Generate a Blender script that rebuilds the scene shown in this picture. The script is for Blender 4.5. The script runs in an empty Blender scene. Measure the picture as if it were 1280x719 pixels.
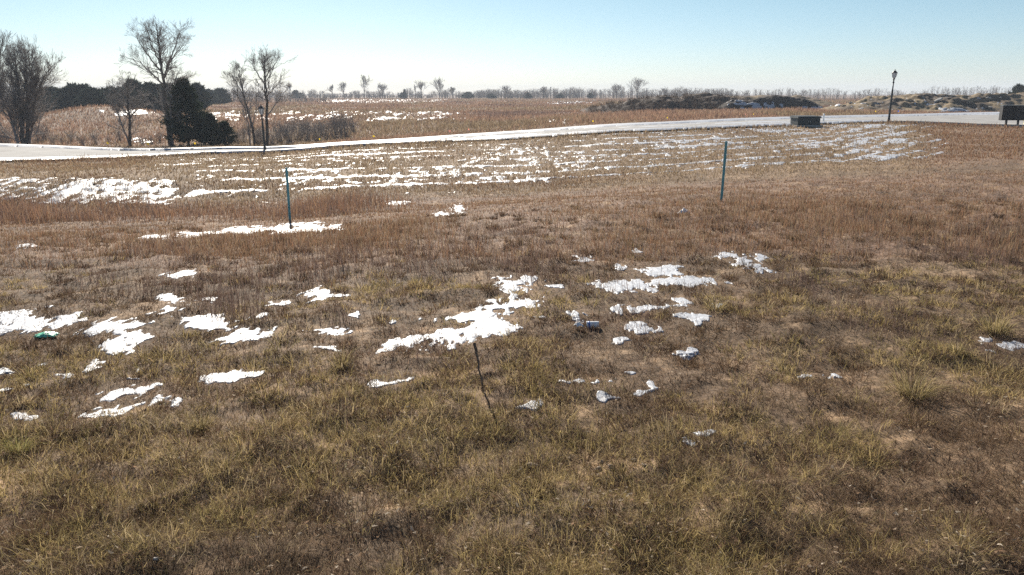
import bpy, bmesh, math, random
import numpy as np
from mathutils import Vector

# ------------------------------------------------------------------ camera, sky, sun, exposure
SC = bpy.context.scene
COL = SC.collection
F, CZ, PITCH = 995.0, 2.65, math.atan(243 / 995.0)          # focal length in px of a 1280 px wide frame, eye height, pitch
CP, SP = math.cos(PITCH), math.sin(PITCH)
cam = bpy.data.cameras.new('camera')
cam.sensor_width = 36.0
cam.lens = 36.0 * F / 1280.0
cam.clip_start, cam.clip_end = 0.1, 6000.0
camo = bpy.data.objects.new('camera', cam)
COL.objects.link(camo)
camo.location = (0, 0, CZ)
camo.rotation_euler = (math.pi / 2 - PITCH, 0, 0)
SC.camera = camo

SUN_EL, SUN_AZ = math.radians(29), math.radians(-16)        # azimuth from +Y, negative = to the left
world = bpy.data.worlds.new('World')
SC.world = world
world.use_nodes = True
wn = world.node_tree
for n in list(wn.nodes):
    wn.nodes.remove(n)
sky = wn.nodes.new('ShaderNodeTexSky')
sky.sky_type = 'NISHITA'
sky.sun_disc = False
sky.sun_elevation = SUN_EL
sky.sun_rotation = SUN_AZ
sky.altitude = 200
sky.air_density, sky.dust_density, sky.ozone_density = 1.0, 0.25, 3.0
bg = wn.nodes.new('ShaderNodeBackground')
bg.inputs['Strength'].default_value = 0.078
wo = wn.nodes.new('ShaderNodeOutputWorld')
tcw = wn.nodes.new('ShaderNodeTexCoord'); sep = wn.nodes.new('ShaderNodeSeparateXYZ')
wn.links.new(tcw.outputs['Generated'], sep.inputs[0])
skr = wn.nodes.new('ShaderNodeValToRGB')
skr.color_ramp.elements[0].position, skr.color_ramp.elements[0].color = 0.0, (.56, .625, .79, 1)
skr.color_ramp.elements[1].position, skr.color_ramp.elements[1].color = .11, (.53, .59, .60, 1)
e = skr.color_ramp.elements.new(.45); e.color = (.5, .5, .5, 1)
wn.links.new(sep.outputs['Z'], skr.inputs['Fac'])
skm = wn.nodes.new('ShaderNodeMix'); skm.data_type = 'RGBA'; skm.blend_type = 'MULTIPLY'; skm.inputs[0].default_value = 1.0
wn.links.new(sky.outputs[0], skm.inputs[6]); wn.links.new(skr.outputs[0], skm.inputs[7])
wn.links.new(skm.outputs[2], bg.inputs[0])
wn.links.new(bg.outputs[0], wo.inputs[0])

sl = bpy.data.lights.new('sun', 'SUN')
sl.energy, sl.angle, sl.color = 5.0, math.radians(0.5), (1.0, 0.92, 0.80)
so = bpy.data.objects.new('sun', sl)
COL.objects.link(so)
SDIR = Vector((math.sin(SUN_AZ) * math.cos(SUN_EL), math.cos(SUN_AZ) * math.cos(SUN_EL), math.sin(SUN_EL)))
so.rotation_euler = SDIR.to_track_quat('Z', 'Y').to_euler()
so.location = (-40, 30, 60)
SC.view_settings.view_transform = 'Standard'
SC.view_settings.look = 'None'
SC.view_settings.exposure = 1.0
SC.view_settings.gamma = 1.0
SC.render.engine = 'CYCLES'
SC.cycles.use_denoising = False
SC.cycles.max_bounces = 6
SC.cycles.volume_bounces = 1

RNG = np.random.default_rng(11)
random.seed(5)

# ------------------------------------------------------------------ noise and projection
def _hash(ix, iy, seed):
    h = (ix.astype(np.int64) * 374761393 + iy.astype(np.int64) * 668265263 + seed * 974634533) & 0xFFFFFFFF
    h = ((h ^ (h >> 13)) * 1274126177) & 0xFFFFFFFF
    h = h ^ (h >> 16)
    return (h & 0xFFFFFF) / float(0xFFFFFF)

def vnoise(x, y, seed=0):
    x = np.asarray(x, float); y = np.asarray(y, float)
    ix, iy = np.floor(x), np.floor(y)
    fx, fy = x - ix, y - iy
    fx = fx * fx * (3 - 2 * fx); fy = fy * fy * (3 - 2 * fy)
    a = _hash(ix, iy, seed); b = _hash(ix + 1, iy, seed)
    c = _hash(ix, iy + 1, seed); d = _hash(ix + 1, iy + 1, seed)
    return (a * (1 - fx) + b * fx) * (1 - fy) + (c * (1 - fx) + d * fx) * fy

def fbm(x, y, seed=0, octv=3, gain=0.5):                      # about -1 .. 1
    t, amp, tot = 0.0, 1.0, 0.0
    for k in range(octv):
        t = t + amp * (vnoise(x * 2 ** k + 17.3 * k, y * 2 ** k - 9.1 * k, seed + k) * 2 - 1)
        tot += amp; amp *= gain
    return t / tot

def sstep(a, b, v):
    t = np.clip((v - a) / (b - a), 0, 1)
    return t * t * (3 - 2 * t)

def P(px, py, Y):
    """point at forward distance Y on the line of sight through a place in the view"""
    v = (360 - py) / F
    s = Y / (CP + v * SP)
    return (s * (px - 640) / F, Y, CZ + s * (-SP + v * CP))

def proj(x, y, z):
    dep = y * CP + (CZ - z) * SP
    up = y * SP + (z - CZ) * CP
    return 640 + F * x / dep, 360 - F * up / dep

# ------------------------------------------------------------------ terrain height
KN = [-300, 0, 160, 320, 440, 640, 800, 960, 1120, 1280, 1600]
def zl(Y, vals):
    return [(( px - 640) / F, Y, z) for px, z in zip(KN, vals)]
def pl(rows):
    out = []
    for px, (py, Y) in zip(KN, rows):
        x, yy, z = P(px, py, Y); out.append((x / Y, Y, z))
    return out
LINES = [
    zl(0.3, [0] * 11), zl(4, [0] * 11),
    zl(9, [-.16, -.12, -.1, -.08, -.05, 0, 0, 0, 0, 0, 0]),
    zl(14, [-.4, -.36, -.32, -.28, -.2, -.1, -.03, 0, 0, 0, 0]),
    zl(20, [-.8, -.76, -.72, -.66, -.52, -.25, -.08, 0, .02, .05, .05]),
    pl([(272, 26), (266, 26), (264, 26), (256, 27.5), (247, 28.5), (238, 30), (226, 31), (214, 32), (206, 33), (197, 34), (190, 35)]),
    pl([(226, 31), (224, 31.5), (221, 32), (210, 38), (205, 40), (200, 41), (190, 42), (185, 43), (178, 44), (172, 46), (172, 46)]),
    pl([(204, 38), (202, 43), (198, 48), (192, 54), (184, 54), (174.5, 53), (165, 52), (158.5, 57), (153.5, 64), (158, 58), (160, 56)]),
    pl([(182, 52), (183.4, 55), (189, 55), (187, 58), (180.5, 58), (167.5, 61), (157, 62), (150, 71), (146, 80), (143, 90), (142, 94)]),
    # low ground beyond the left of the road
    [((px - 640) / F, Y, z) for px, Y, z in zip(KN, [72, 72, 72, 73, 73, 75, 77, 79, 87, 94, 98], [-1.95, -1.95, -2.0, -1.95, -1.4, -.45, .18, .44, .46, .45, .45])],
    zl(104, [-.9, -.9, -.95, -.95, -.8, -.5, .05, .35, .4, .42, .42]),
    zl(200, [-.7, -.7, -.7, -.6, -.5, -.4, -.1, .1, .2, .3, .3]),
    zl(480, [-.45] * 11), zl(3000, [-1.0] * 11),
]
AG = np.linspace(-1.0, 1.0, 401)
SG = np.linspace(math.log(0.3), math.log(3000), 900)
def _pchip(xs, ys, xq):
    h = np.diff(xs); d = np.diff(ys) / h
    m = np.zeros_like(ys)
    m[0], m[-1] = d[0], d[-1]
    for i in range(1, len(xs) - 1):
        if d[i - 1] * d[i] > 0:
            w1, w2 = 2 * h[i] + h[i - 1], h[i] + 2 * h[i - 1]
            m[i] = (w1 + w2) / (w1 / d[i - 1] + w2 / d[i])
    i = np.clip(np.searchsorted(xs, xq) - 1, 0, len(xs) - 2)
    t = (xq - xs[i]) / h[i]
    return ((2 * t ** 3 - 3 * t ** 2 + 1) * ys[i] + (t ** 3 - 2 * t ** 2 + t) * h[i] * m[i]
            + (-2 * t ** 3 + 3 * t ** 2) * ys[i + 1] + (t ** 3 - t ** 2) * h[i] * m[i + 1])
def line_at(k, a):
    L = np.array(LINES[k])
    return _pchip(L[:, 0], L[:, 1], a), _pchip(L[:, 0], L[:, 2], a)
_ly = np.array([line_at(k, np.clip(AG, -.94, .96))[0] for k in range(len(LINES))])
_lz = np.array([line_at(k, np.clip(AG, -.94, .96))[1] for k in range(len(LINES))])
ZT = np.array([_pchip(np.log(_ly[:, i]), _lz[:, i], SG) for i in range(len(AG))])
def H0(x, y):
    x = np.asarray(x, float); y = np.maximum(np.asarray(y, float), 0.31)
    a = np.clip(x / np.maximum(y, 3.0), -.999, .999)
    fa = (a + 1) / 2 * 400; fs = (np.log(y) - SG[0]) / (SG[-1] - SG[0]) * 899
    ia = np.clip(fa.astype(int), 0, 399); js = np.clip(fs.astype(int), 0, 898)
    ta, ts = fa - ia, np.clip(fs - js, 0, 1)
    z = ((ZT[ia, js] * (1 - ta) + ZT[ia + 1, js] * ta) * (1 - ts) + (ZT[ia, js + 1] * (1 - ta) + ZT[ia + 1, js + 1] * ta) * ts)
    # the low grassy mound beyond the road on the left
    z = z + 1.75 * np.exp(-((x + 56) / 7.5) ** 2 - ((y - 112) / 9.0) ** 2)
    return z
def road_t(x, y):
    """0 at the near edge of the road, 1 at the far edge"""
    a = np.clip(np.asarray(x) / np.maximum(y, 3.0), -.94, .96)
    n, f = line_at(7, a)[0], line_at(8, a)[0]
    return (y - n) / (f - n)
# ------------------------------------------------------------------ snow cover
# patches on the field: where they lie in the view (cx, cy, rx, ry, tilt)
PATCH = [
 (30,402,38,10,0),(84,404,24,7,-12),(98,396,10,5,0),(148,409,42,7,-6),(166,424,24,6.5,-5),(148,434,26,8,-8),(215,377,16,6,0),(203,392,9,4,0),(226,346,15,4,-6),
 (268,408,34,10,6),(296,424,30,6,-8),(262,375,13,3,0),(326,398,13,3,-12),(289,473,30,6,-3),(146,493,36,8,-8),(108,460,15,6,-10),(86,470,15,3.5,-8),
 (130,515,55,6,-7),(28,522,22,5,-6),(9,464,7,3,0),(180,463,6,4,0),(403,367,16,7,0),(430,370,15,3,0),(350,380,12,3,0),(408,413,26,5,-4),
 (408,438,15,4,0),(487,484,24,4,-6),(515,430,38,8,-6),(560,424,34,9,-6),(608,410,34,13,-20),(588,397,42,5,0),(650,379,32,6,-6),(622,384,22,4,0),
 (643,357,19,8,0),(690,359,8,3.5,0),(788,356,48,7,-3),(850,352,50,5,2),(826,338,24,5,0),(772,333,7,4,0),(815,383,42,5.5,0),(852,379,9,3,0),
 (797,411,28,5,0),(866,400,18,5,0),(910,321,14,4,8),(938,332,22,6,20),(953,324,9,3,0),(728,323,7,3,0),(797,313,9,2.5,0),(715,480,28,5.5,3),
 (785,469,8,3,0),(800,487,22,7,-32),(765,500,5,1.8,0),(663,508,13,5,0),(883,538,13,4.5,18),(866,552,9,3,-8),(1264,434,26,5,4),
 (890,383,9,2.5,0),(781,425,14,2.5,0),(675,397,7,3,0),(485,408,8,3,0),(720,392,6,3,0),(240,294,17,2.6,0),(190,297,16,2.2,0),(300,290,34,2.6,-2),
 (350,289,36,3.2,0),(386,285,26,4.6,0),(418,286,10,4,0),(553,268,10,3,0),(574,262,8,4.5,0),(497,255,12,2.2,0),(415,230,20,5,0),(450,240,14,2,0),
 (610,240,18,2,0),(60,455,8,3,0),(160,478,8,3,0),(18,485,10,3,0),(440,395,6,3,0),(855,438,8,3,0),(1015,470,8,2,0),(1050,470,6,2,0),(30,310,8,2,0),
]
PATCH = np.array(PATCH, float)
GX, GY = np.arange(-24, 24.01, .06), np.arange(4.0, 27.01, .06)
_gx, _gy = np.meshgrid(GX, GY, indexing='ij')
_px, _py = proj(_gx, _gy, H0(_gx, _gy))
FLAT = np.zeros(_gx.shape)
for cx, cy, prx, pry, tl in PATCH:
    c_, s_ = math.cos(math.radians(tl)), math.sin(math.radians(tl))
    dx_, dy_ = _px - cx, _py - cy
    FLAT = np.maximum(FLAT, 1 - sstep(.9, 1.9, np.sqrt(((dx_ * c_ + dy_ * s_) / (prx + 3)) ** 2 + ((-dx_ * s_ + dy_ * c_) / (pry + 2)) ** 2)))
def flat(x, y):
    ix = np.clip(((x + 24) / .06).astype(int), 0, len(GX) - 1); iy = np.clip(((y - 4) / .06).astype(int), 0, len(GY) - 1)
    return FLAT[ix, iy] * (y < 26.9) * (np.abs(x) < 24)
def H(x, y):
    """ground height with hummocks"""
    x = np.asarray(x, float); y = np.asarray(y, float)
    z = H0(x, y)
    t = road_t(x, y)
    off = 1 - sstep(-.35, -.02, t) * (1 - sstep(1.02, 1.3, t))
    near = (1 - sstep(20, 60, y)) * (1 - .93 * flat(x, y))
    mic = 0.055 * fbm(x * .55, y * .55, 3, 3) + near * (0.060 * fbm(x * 2.6, y * 2.6, 9, 3) + .042 * fbm(x * 1.2, y * 1.2, 13, 2))
    far = sstep(70, 130, y) * 0.22 * fbm(x * .09, y * .09, 31, 3)
    z = z + (mic + far) * off
    # the road bed is cut a little under the paving
    bed = sstep(-.10, -.01, t) * (1 - sstep(1.01, 1.1, t))
    return z - 0.05 * bed

def atx(px, Y):
    z = float(H(0.0 if px == 640 else (px - 640) / F * Y, Y))
    for _ in range(4):
        x = (px - 640) / F * (Y * CP + (CZ - z) * SP)
        z = float(H(x, Y))
    return Vector((x, Y, z))
def ground(px, py):
    """where the line of sight through (px, py) meets the ground"""
    Y = np.exp(np.linspace(math.log(2.5), math.log(600), 6000))
    x, _, z = P(px, py, Y)
    d = z - H(x, Y)
    i = int(np.argmax(d < 0)) if (d < 0).any() else 5999
    return Vector((float(x[i]), float(Y[i]), float(H(x[i], Y[i]))))

def patch_mask(x, y):
    """>0 where snow lies on the field"""
    px, py = proj(x, y, H0(x, y))
    x2, y2 = x + .16 * fbm(x * 4, y * 4, 41, 3), y + .26 * fbm(x * 4 + 9, y * 2.6, 43, 3)
    qx, qy = proj(x2, y2, H0(x2, y2))
    best = np.full(px.shape, -9.0)
    for cx, cy, rx, ry, tl in PATCH:
        c, s = math.cos(math.radians(tl)), math.sin(math.radians(tl))
        dx, dy = qx - cx, qy - cy
        u = (dx * c + dy * s) / (rx * 1.12 + 1); v = (-dx * s + dy * c) / (ry * 1.15 + .6)
        best = np.maximum(best, 1 - np.sqrt(u * u + v * v))
    n = fbm(x * 2.6, y * 1.6, 51, 3) * .60 + fbm(x * 14, y * 5, 57, 3) * .76
    return np.where(best > -.9, best + n * np.clip(1.36 - best, 0, 1) - .10, -1.0)

BARE = [(760, 581, 70, 11), (12, 610, 55, 24), (695, 510, 60, 13), (560, 470, 50, 8), (1010, 640, 30, 8)]
def bare_soil(x, y):
    px, py = proj(x, y, H0(x, y))
    b = np.zeros(px.shape)
    for cx, cy, rx, ry in BARE:
        b = np.maximum(b, 1 - ((px - cx) / rx) ** 2 - ((py - cy) / ry) ** 2)
    return sstep(.0, .6, b + .7 * fbm(x * 4, y * 4, 107, 3) * (b > -1))
def bank_s(x, y):
    """0 at the foot of the grassy bank, 1 at the road's near edge"""
    a = np.clip(np.asarray(x) / np.maximum(y, 3.0), -.94, .96)
    f, n = line_at(5, a)[0], line_at(7, a)[0]
    return (y - f) / (n - f)
def box2(px, py, x0, x1, y0, y1, sx, sy):
    return sstep(x0 - sx, x0 + sx, px) * (1 - sstep(x1 - sx, x1 + sx, px)) * sstep(y0 - sy, y0 + sy, py) * (1 - sstep(y1 - sy, y1 + sy, py))
def bank_mask(x, y):
    px, py = proj(x, y, H0(x, y))
    s = bank_s(x, y)
    slope = 250 - (px) * .052
    dens = .70 * box2(px, py, -120, 225, 223 + 0 * px, 257, 22, 3)
    dens = np.maximum(dens, .46 * box2(px, py, 225, 350, 212, 250, 30, 5))
    dens = np.maximum(dens, (.50 + .07 * sstep(700, 850, px)) * box2(px, s, 330, 1150, .04, .93, 40, .06))
    dens = np.maximum(dens, .66 * box2(px, py, 470, 700, 212, 228, 40, 4))
    dens = np.maximum(dens, .60 * box2(px, py, 560, 760, 186, 214, 30, 6))
    dens = np.maximum(dens, .68 * box2(px, py, 1050, 1140, 162, 200, 18, 4) )
    dens = np.maximum(dens, .40 * box2(px, py, 1150, 1180, 170, 200, 10, 4))
    dens = np.maximum(dens, .36 * box2(px, py, 180, 420, 195, 214, 40, 4))
    right = sstep(1030, 1060, px); left = 1 - sstep(190, 260, px)
    rows = np.abs(((s * 8.6 + .16 * fbm(x * .10, y * .10, 71, 2)) % 1.0) - .5) * 2             # 1 on a mowing row
    rows = sstep(.66, .94, rows) * np.clip(.72 + .9 * fbm(x * .12, s * 9, 75, 2), 0, 1) - .30
    dl = sstep(.35, .9, np.abs((((px * .05 + py * .15) + .9 * fbm(x * .25, y * .25, 73, 3)) % 1.0) - .5) * 2) - .4
    dr = sstep(.45, .9, np.abs((((px * .026 + py * .112) + .45 * fbm(x * .25, y * .25, 74, 3)) % 1.0) - .5) * 2) - .35
    streak = rows * (1 - right) * (1 - left) * (.85 + .25 * sstep(600, 800, px)) + dl * left * .22 + dr * right * .8
    n = .34 * fbm(x * .35, y * .55, 61, 3) + .60 * fbm(x * 4.2, y * 1.8, 67, 3)
    m = dens + .56 * streak + n - .57
    return np.where(dens > .03, m, -1.0)
def far_mask(x, y):
    px, py = proj(x, y, H0(x, y))
    dens = .37 * box2(px, py, 340, 600, 140, 152, 30, 2.0)
    dens = np.maximum(dens, .37 * box2(px, py, 255, 345, 141, 152, 15, 2.0))
    dens = np.maximum(dens, .40 * box2(px, py, 108, 190, 138, 146, 14, 1.5))
    dens = np.maximum(dens, .30 * box2(px, py, 80, 130, 172, 181, 20, 2))
    dens = np.maximum(dens, .25 * box2(px, py, 150, 215, 165, 180, 20, 2))
    dens = np.maximum(dens, .55 * box2(px, py, 668, 715, 150, 155, 10, 1.5))
    dens = np.maximum(dens, .36 * box2(px, py, 680, 760, 126.5, 131, 15, 1))
    dens = np.maximum(dens, .36 * box2(px, py, 400, 560, 125, 129, 20, .8))
    dens = np.maximum(dens, .45 * box2(px, py, 425, 450, 165, 173, 8, 2))
    n = fbm(x * .30, y * .12, 81, 3) * .6 + fbm(x * 1.8, y * .4, 83, 3) * 1.15
    return np.where(dens > .03, dens + n * .62 - .635, -1.0)

# ------------------------------------------------------------------ materials
def new_mat(name):
    m = bpy.data.materials.new(name); m.use_nodes = True
    nt = m.node_tree
    return m, nt, nt.nodes['Principled BSDF']
def mat_noise(name, c1, c2, scale=6.0, rough=.8, bump=0.0, bscale=None, metal=0.0, detail=6.0, c3=None):
    m, nt, p = new_mat(name)
    tc = nt.nodes.new('ShaderNodeTexCoord')
    nz = nt.nodes.new('ShaderNodeTexNoise'); nz.inputs['Scale'].default_value = scale; nz.inputs['Detail'].default_value = detail
    nz.inputs['Roughness'].default_value = .65
    rp = nt.nodes.new('ShaderNodeValToRGB')
    rp.color_ramp.elements[0].position, rp.color_ramp.elements[1].position = .34, .66
    rp.color_ramp.elements[0].color = (*c1, 1); rp.color_ramp.elements[1].color = (*c2, 1)
    if c3:
        e = rp.color_ramp.elements.new(.5); e.color = (*c3, 1)
    nt.links.new(tc.outputs['Object'], nz.inputs['Vector'])
    nt.links.new(nz.outputs['Fac'], rp.inputs['Fac'])
    nt.links.new(rp.outputs['Color'], p.inputs['Base Color'])
    p.inputs['Roughness'].default_value = rough; p.inputs['Metallic'].default_value = metal
    if rough > .8: p.inputs['Specular IOR Level'].default_value = .08
    if bump:
        b = nt.nodes.new('ShaderNodeBump'); b.inputs['Strength'].default_value = bump; b.inputs['Distance'].default_value = .03
        n2 = nt.nodes.new('ShaderNodeTexNoise'); n2.inputs['Scale'].default_value = bscale or scale * 4; n2.inputs['Detail'].default_value = 5
        nt.links.new(tc.outputs['Object'], n2.inputs['Vector'])
        nt.links.new(n2.outputs['Fac'], b.inputs['Height']); nt.links.new(b.outputs['Normal'], p.inputs['Normal'])
    return m
def mat_blade(name, trans=.3):
    m = bpy.data.materials.new(name); m.use_nodes = True
    nt = m.node_tree
    for n in list(nt.nodes): nt.nodes.remove(n)
    at = nt.nodes.new('ShaderNodeAttribute'); at.attribute_name = 'tint'
    df = nt.nodes.new('ShaderNodeBsdfDiffuse'); tr = nt.nodes.new('ShaderNodeBsdfTranslucent')
    mx = nt.nodes.new('ShaderNodeMixShader'); mx.inputs[0].default_value = trans
    o = nt.nodes.new('ShaderNodeOutputMaterial')
    nt.links.new(at.outputs['Color'], df.inputs['Color']); nt.links.new(at.outputs['Color'], tr.inputs['Color'])
    nt.links.new(df.outputs[0], mx.inputs[1]); nt.links.new(tr.outputs[0], mx.inputs[2]); nt.links.new(mx.outputs[0], o.inputs[0])
    return m
def mat_tint(name, rough=.9, bump=.6, bscale=9.0):
    m, nt, p = new_mat(name)
    at = nt.nodes.new('ShaderNodeAttribute'); at.attribute_name = 'tint'
    tc = nt.nodes.new('ShaderNodeTexCoord')
    nz = nt.nodes.new('ShaderNodeTexNoise'); nz.inputs['Scale'].default_value = 14; nz.inputs['Detail'].default_value = 8
    rp = nt.nodes.new('ShaderNodeMapRange'); rp.inputs['To Min'].default_value = .55; rp.inputs['To Max'].default_value = 1.45
    rp.inputs['From Min'].default_value = .3; rp.inputs['From Max'].default_value = .7
    ml = nt.nodes.new('ShaderNodeVectorMath'); ml.operation = 'SCALE'
    nt.links.new(tc.outputs['Object'], nz.inputs['Vector']); nt.links.new(nz.outputs['Fac'], rp.inputs['Value'])
    nt.links.new(at.outputs['Color'], ml.inputs[0]); nt.links.new(rp.outputs[0], ml.inputs['Scale'])
    nt.links.new(ml.outputs[0], p.inputs['Base Color'])
    p.inputs['Roughness'].default_value = rough
    p.inputs['Specular IOR Level'].default_value = .15
    b = nt.nodes.new('ShaderNodeBump'); b.inputs['Strength'].default_value = bump; b.inputs['Distance'].default_value = .04
    n2 = nt.nodes.new('ShaderNodeTexNoise'); n2.inputs['Scale'].default_value = bscale; n2.inputs['Detail'].default_value = 6
    nt.links.new(tc.outputs['Object'], n2.inputs['Vector'])
    nt.links.new(n2.outputs['Fac'], b.inputs['Height']); nt.links.new(b.outputs['Normal'], p.inputs['Normal'])
    return m
def mat_snow(name):
    m, nt, p = new_mat(name)
    tc = nt.nodes.new('ShaderNodeTexCoord')
    n2 = nt.nodes.new('ShaderNodeTexNoise'); n2.inputs['Scale'].default_value = 14; n2.inputs['Detail'].default_value = 6
    b = nt.nodes.new('ShaderNodeBump'); b.inputs['Strength'].default_value = .4; b.inputs['Distance'].default_value = .03
    rp = nt.nodes.new('ShaderNodeValToRGB')
    rp.color_ramp.elements[0].position, rp.color_ramp.elements[1].position = .25, .5
    rp.color_ramp.elements[0].color = (.29, .295, .315, 1); rp.color_ramp.elements[1].color = (.42, .445, .49, 1)
    nt.links.new(tc.outputs['Object'], n2.inputs['Vector'])
    nt.links.new(n2.outputs['Fac'], rp.inputs['Fac']); nt.links.new(rp.outputs['Color'], p.inputs['Base Color'])
    nt.links.new(n2.outputs['Fac'], b.inputs['Height']); nt.links.new(b.outputs['Normal'], p.inputs['Normal'])
    p.inputs['Roughness'].default_value = .55
    return m
M_GROUND = mat_tint('dry_ground')
M_BLADE = mat_blade('dry_blades', .38)
M_SNOW = mat_snow('old_snow')
M_ROAD = mat_noise('worn_concrete', (.26, .255, .25), (.36, .355, .345), .6, .85, .15, 30)
M_KERB = mat_noise('kerb_concrete', (.36, .35, .33), (.48, .46, .43), 2.0, .85)
M_BARK = mat_noise('grey_bark', (.06, .052, .048), (.16, .14, .12), 8, .9, .5, 25)
M_TWIG = mat_noise('grey_twigs', (.20, .18, .17), (.31, .285, .27), 3, .85)
M_CEDAR = mat_blade('cedar_needles', .12)
M_BLACK = mat_noise('black_paint', (.012, .012, .013), (.022, .022, .024), 12, .45, metal=0.0)
M_GLASS = mat_noise('frosted_lamp_glass', (.62, .64, .66), (.72, .74, .76), 5, .25)
M_GREENBOX = mat_noise('green_cabinet_paint', (.018, .028, .031), (.028, .040, .043), 4, .6)
M_POST = mat_noise('green_post_paint', (.10, .35, .39), (.22, .50, .54), 14, .5, .2, 60, c3=(.15, .42, .46))
M_STEEL = mat_noise('grey_steel', (.25, .26, .26), (.4, .4, .4), 20, .45, metal=.6)
M_WHITE = mat_noise('white_plastic', (.72, .73, .74), (.82, .82, .82), 9, .5)
M_BLUE = mat_noise('blue_print', (.03, .10, .35), (.05, .16, .5), 9, .5)
M_YELLOW = mat_noise('yellow_plastic', (.72, .58, .05), (.82, .68, .10), 5, .5)
M_ORANGE = mat_noise('pink_plastic', (.70, .42, .34), (.78, .48, .40), 5, .5)
M_BFLAG = mat_noise('blue_plastic', (.08, .2, .6), (.12, .28, .7), 5, .5)
M_GREENBAG = mat_noise('green_film', (.12, .58, .36), (.25, .74, .5), 16, .35, .3, 40)
M_STICK = mat_noise('dark_wood', (.065, .052, .046), (.19, .165, .145), 18, .85, .5, 60)
M_STONE = mat_noise('tan_stone', (.26, .20, .15), (.42, .36, .29), 7, .9, .4, 30)
M_SLAB = mat_noise('pale_slab', (.30, .29, .27), (.42, .40, .37), 3, .9, .3, 12)
M_DARKBOX = mat_noise('dark_bronze_paint', (.009, .009, .012), (.016, .015, .019), 6, .65)

# ------------------------------------------------------------------ object helpers
def tag(o, label, cat, group=None, kind=None):
    o['label'] = label; o['category'] = cat
    if group: o['group'] = group
    if kind: o['kind'] = kind
    return o
def link(o, parent=None):
    COL.objects.link(o)
    if parent is not None: o.parent = parent
    return o
def empty(name, loc, rz=0.0):
    o = bpy.data.objects.new(name, None); o.location = loc; o.rotation_euler = (0, 0, rz)
    o.empty_display_size = .2
    return link(o)
def npmesh(name, V, tris=None, quads=None, mat=None, tint=None, smooth=False, parent=None):
    me = bpy.data.meshes.new(name)
    V = np.asarray(V, np.float32)
    nt_ = 0 if tris is None else len(tris); nq = 0 if quads is None else len(quads)
    me.vertices.add(len(V)); me.vertices.foreach_set('co', V.ravel())
    idx, st, tot = [], [], []
    if nt_: idx.append(np.asarray(tris, np.int32).ravel())
    if nq: idx.append(np.asarray(quads, np.int32).ravel())
    starts = np.concatenate([np.arange(nt_) * 3, nt_ * 3 + np.arange(nq) * 4]).astype(np.int32)
    idx = np.concatenate(idx)
    me.loops.add(len(idx)); me.loops.foreach_set('vertex_index', idx)
    me.polygons.add(nt_ + nq); me.polygons.foreach_set('loop_start', starts)
    if smooth: me.polygons.foreach_set('use_smooth', np.ones(nt_ + nq, bool))
    me.update(calc_edges=True)
    if tint is not None:
        at = me.attributes.new('tint', 'FLOAT_COLOR', 'POINT')
        c = np.ones((len(V), 4), np.float32); c[:, :3] = tint
        at.data.foreach_set('color', c.ravel())
    if mat: me.materials.append(mat)
    o = bpy.data.objects.new(name, me)
    return link(o, parent)
def bmobj(name, bm, mat, parent=None, smooth=False):
    me = bpy.data.meshes.new(name)
    bmesh.ops.recalc_face_normals(bm, faces=bm.faces[:])
    bm.to_mesh(me); bm.free()
    if smooth:
        for p in me.polygons: p.use_smooth = True
    me.materials.append(mat)
    return link(bpy.data.objects.new(name, me), parent)
def box(bm, c, s, bev=0.0, rz=0.0):
    r = bmesh.ops.create_cube(bm, size=1.0)
    vs = r['verts']
    for v in vs:
        x, y = v.co.x * s[0], v.co.y * s[1]
        v.co = Vector((c[0] + x * math.cos(rz) - y * math.sin(rz), c[1] + x * math.sin(rz) + y * math.cos(rz), c[2] + v.co.z * s[2]))
    if bev:
        es = list({e for v in vs for e in v.link_edges})
        bmesh.ops.bevel(bm, geom=es, offset=bev, segments=2, affect='EDGES')
def lathe(bm, prof, n=14, c=(0, 0, 0)):
    rings = []
    for r, z in prof:
        rings.append([bm.verts.new((c[0] + r * math.cos(2 * math.pi * k / n), c[1] + r * math.sin(2 * math.pi * k / n), c[2] + z)) for k in range(n)])
    for a, b in zip(rings, rings[1:]):
        for k in range(n):
            bm.faces.new((a[k], a[(k + 1) % n], b[(k + 1) % n], b[k]))
    bm.faces.new(rings[0][::-1]); bm.faces.new(rings[-1])
class Tubes:
    def __init__(s): s.V, s.Q, s.n = [], [], 0
    def add(s, pts, rad, k=4):
        pts = np.asarray(pts, float); m = len(pts)
        tan = np.gradient(pts, axis=0); tan /= np.linalg.norm(tan, axis=1)[:, None] + 1e-9
        ref = np.array([0.31, 0.92, 0.22]) if abs(tan[0, 2]) > .6 else np.array([0, 0, 1.0])
        u = np.cross(tan, ref); u /= np.linalg.norm(u, axis=1)[:, None] + 1e-9
        w = np.cross(tan, u)
        an = np.arange(k) * 2 * math.pi / k
        ring = (u[:, None] * np.cos(an)[None, :, None] + w[:, None] * np.sin(an)[None, :, None]) * np.asarray(rad)[:, None, None]
        s.V.append((pts[:, None] + ring).reshape(-1, 3))
        i = np.arange(m - 1)[:, None] * k; j = np.arange(k)[None]
        q = np.stack([i + j, i + (j + 1) % k, i + k + (j + 1) % k, i + k + j], -1).reshape(-1, 4) + s.n
        s.Q.append(q); s.n += m * k
    def build(s, name, mat, parent=None):
        return npmesh(name, np.concatenate(s.V), quads=np.concatenate(s.Q), mat=mat, smooth=True, parent=parent)
def copy_tree(o, parent=None):
    c = o.copy(); COL.objects.link(c)
    if parent is not None: c.parent = parent
    for ch in list(o.children): copy_tree(ch, c)
    return c

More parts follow.
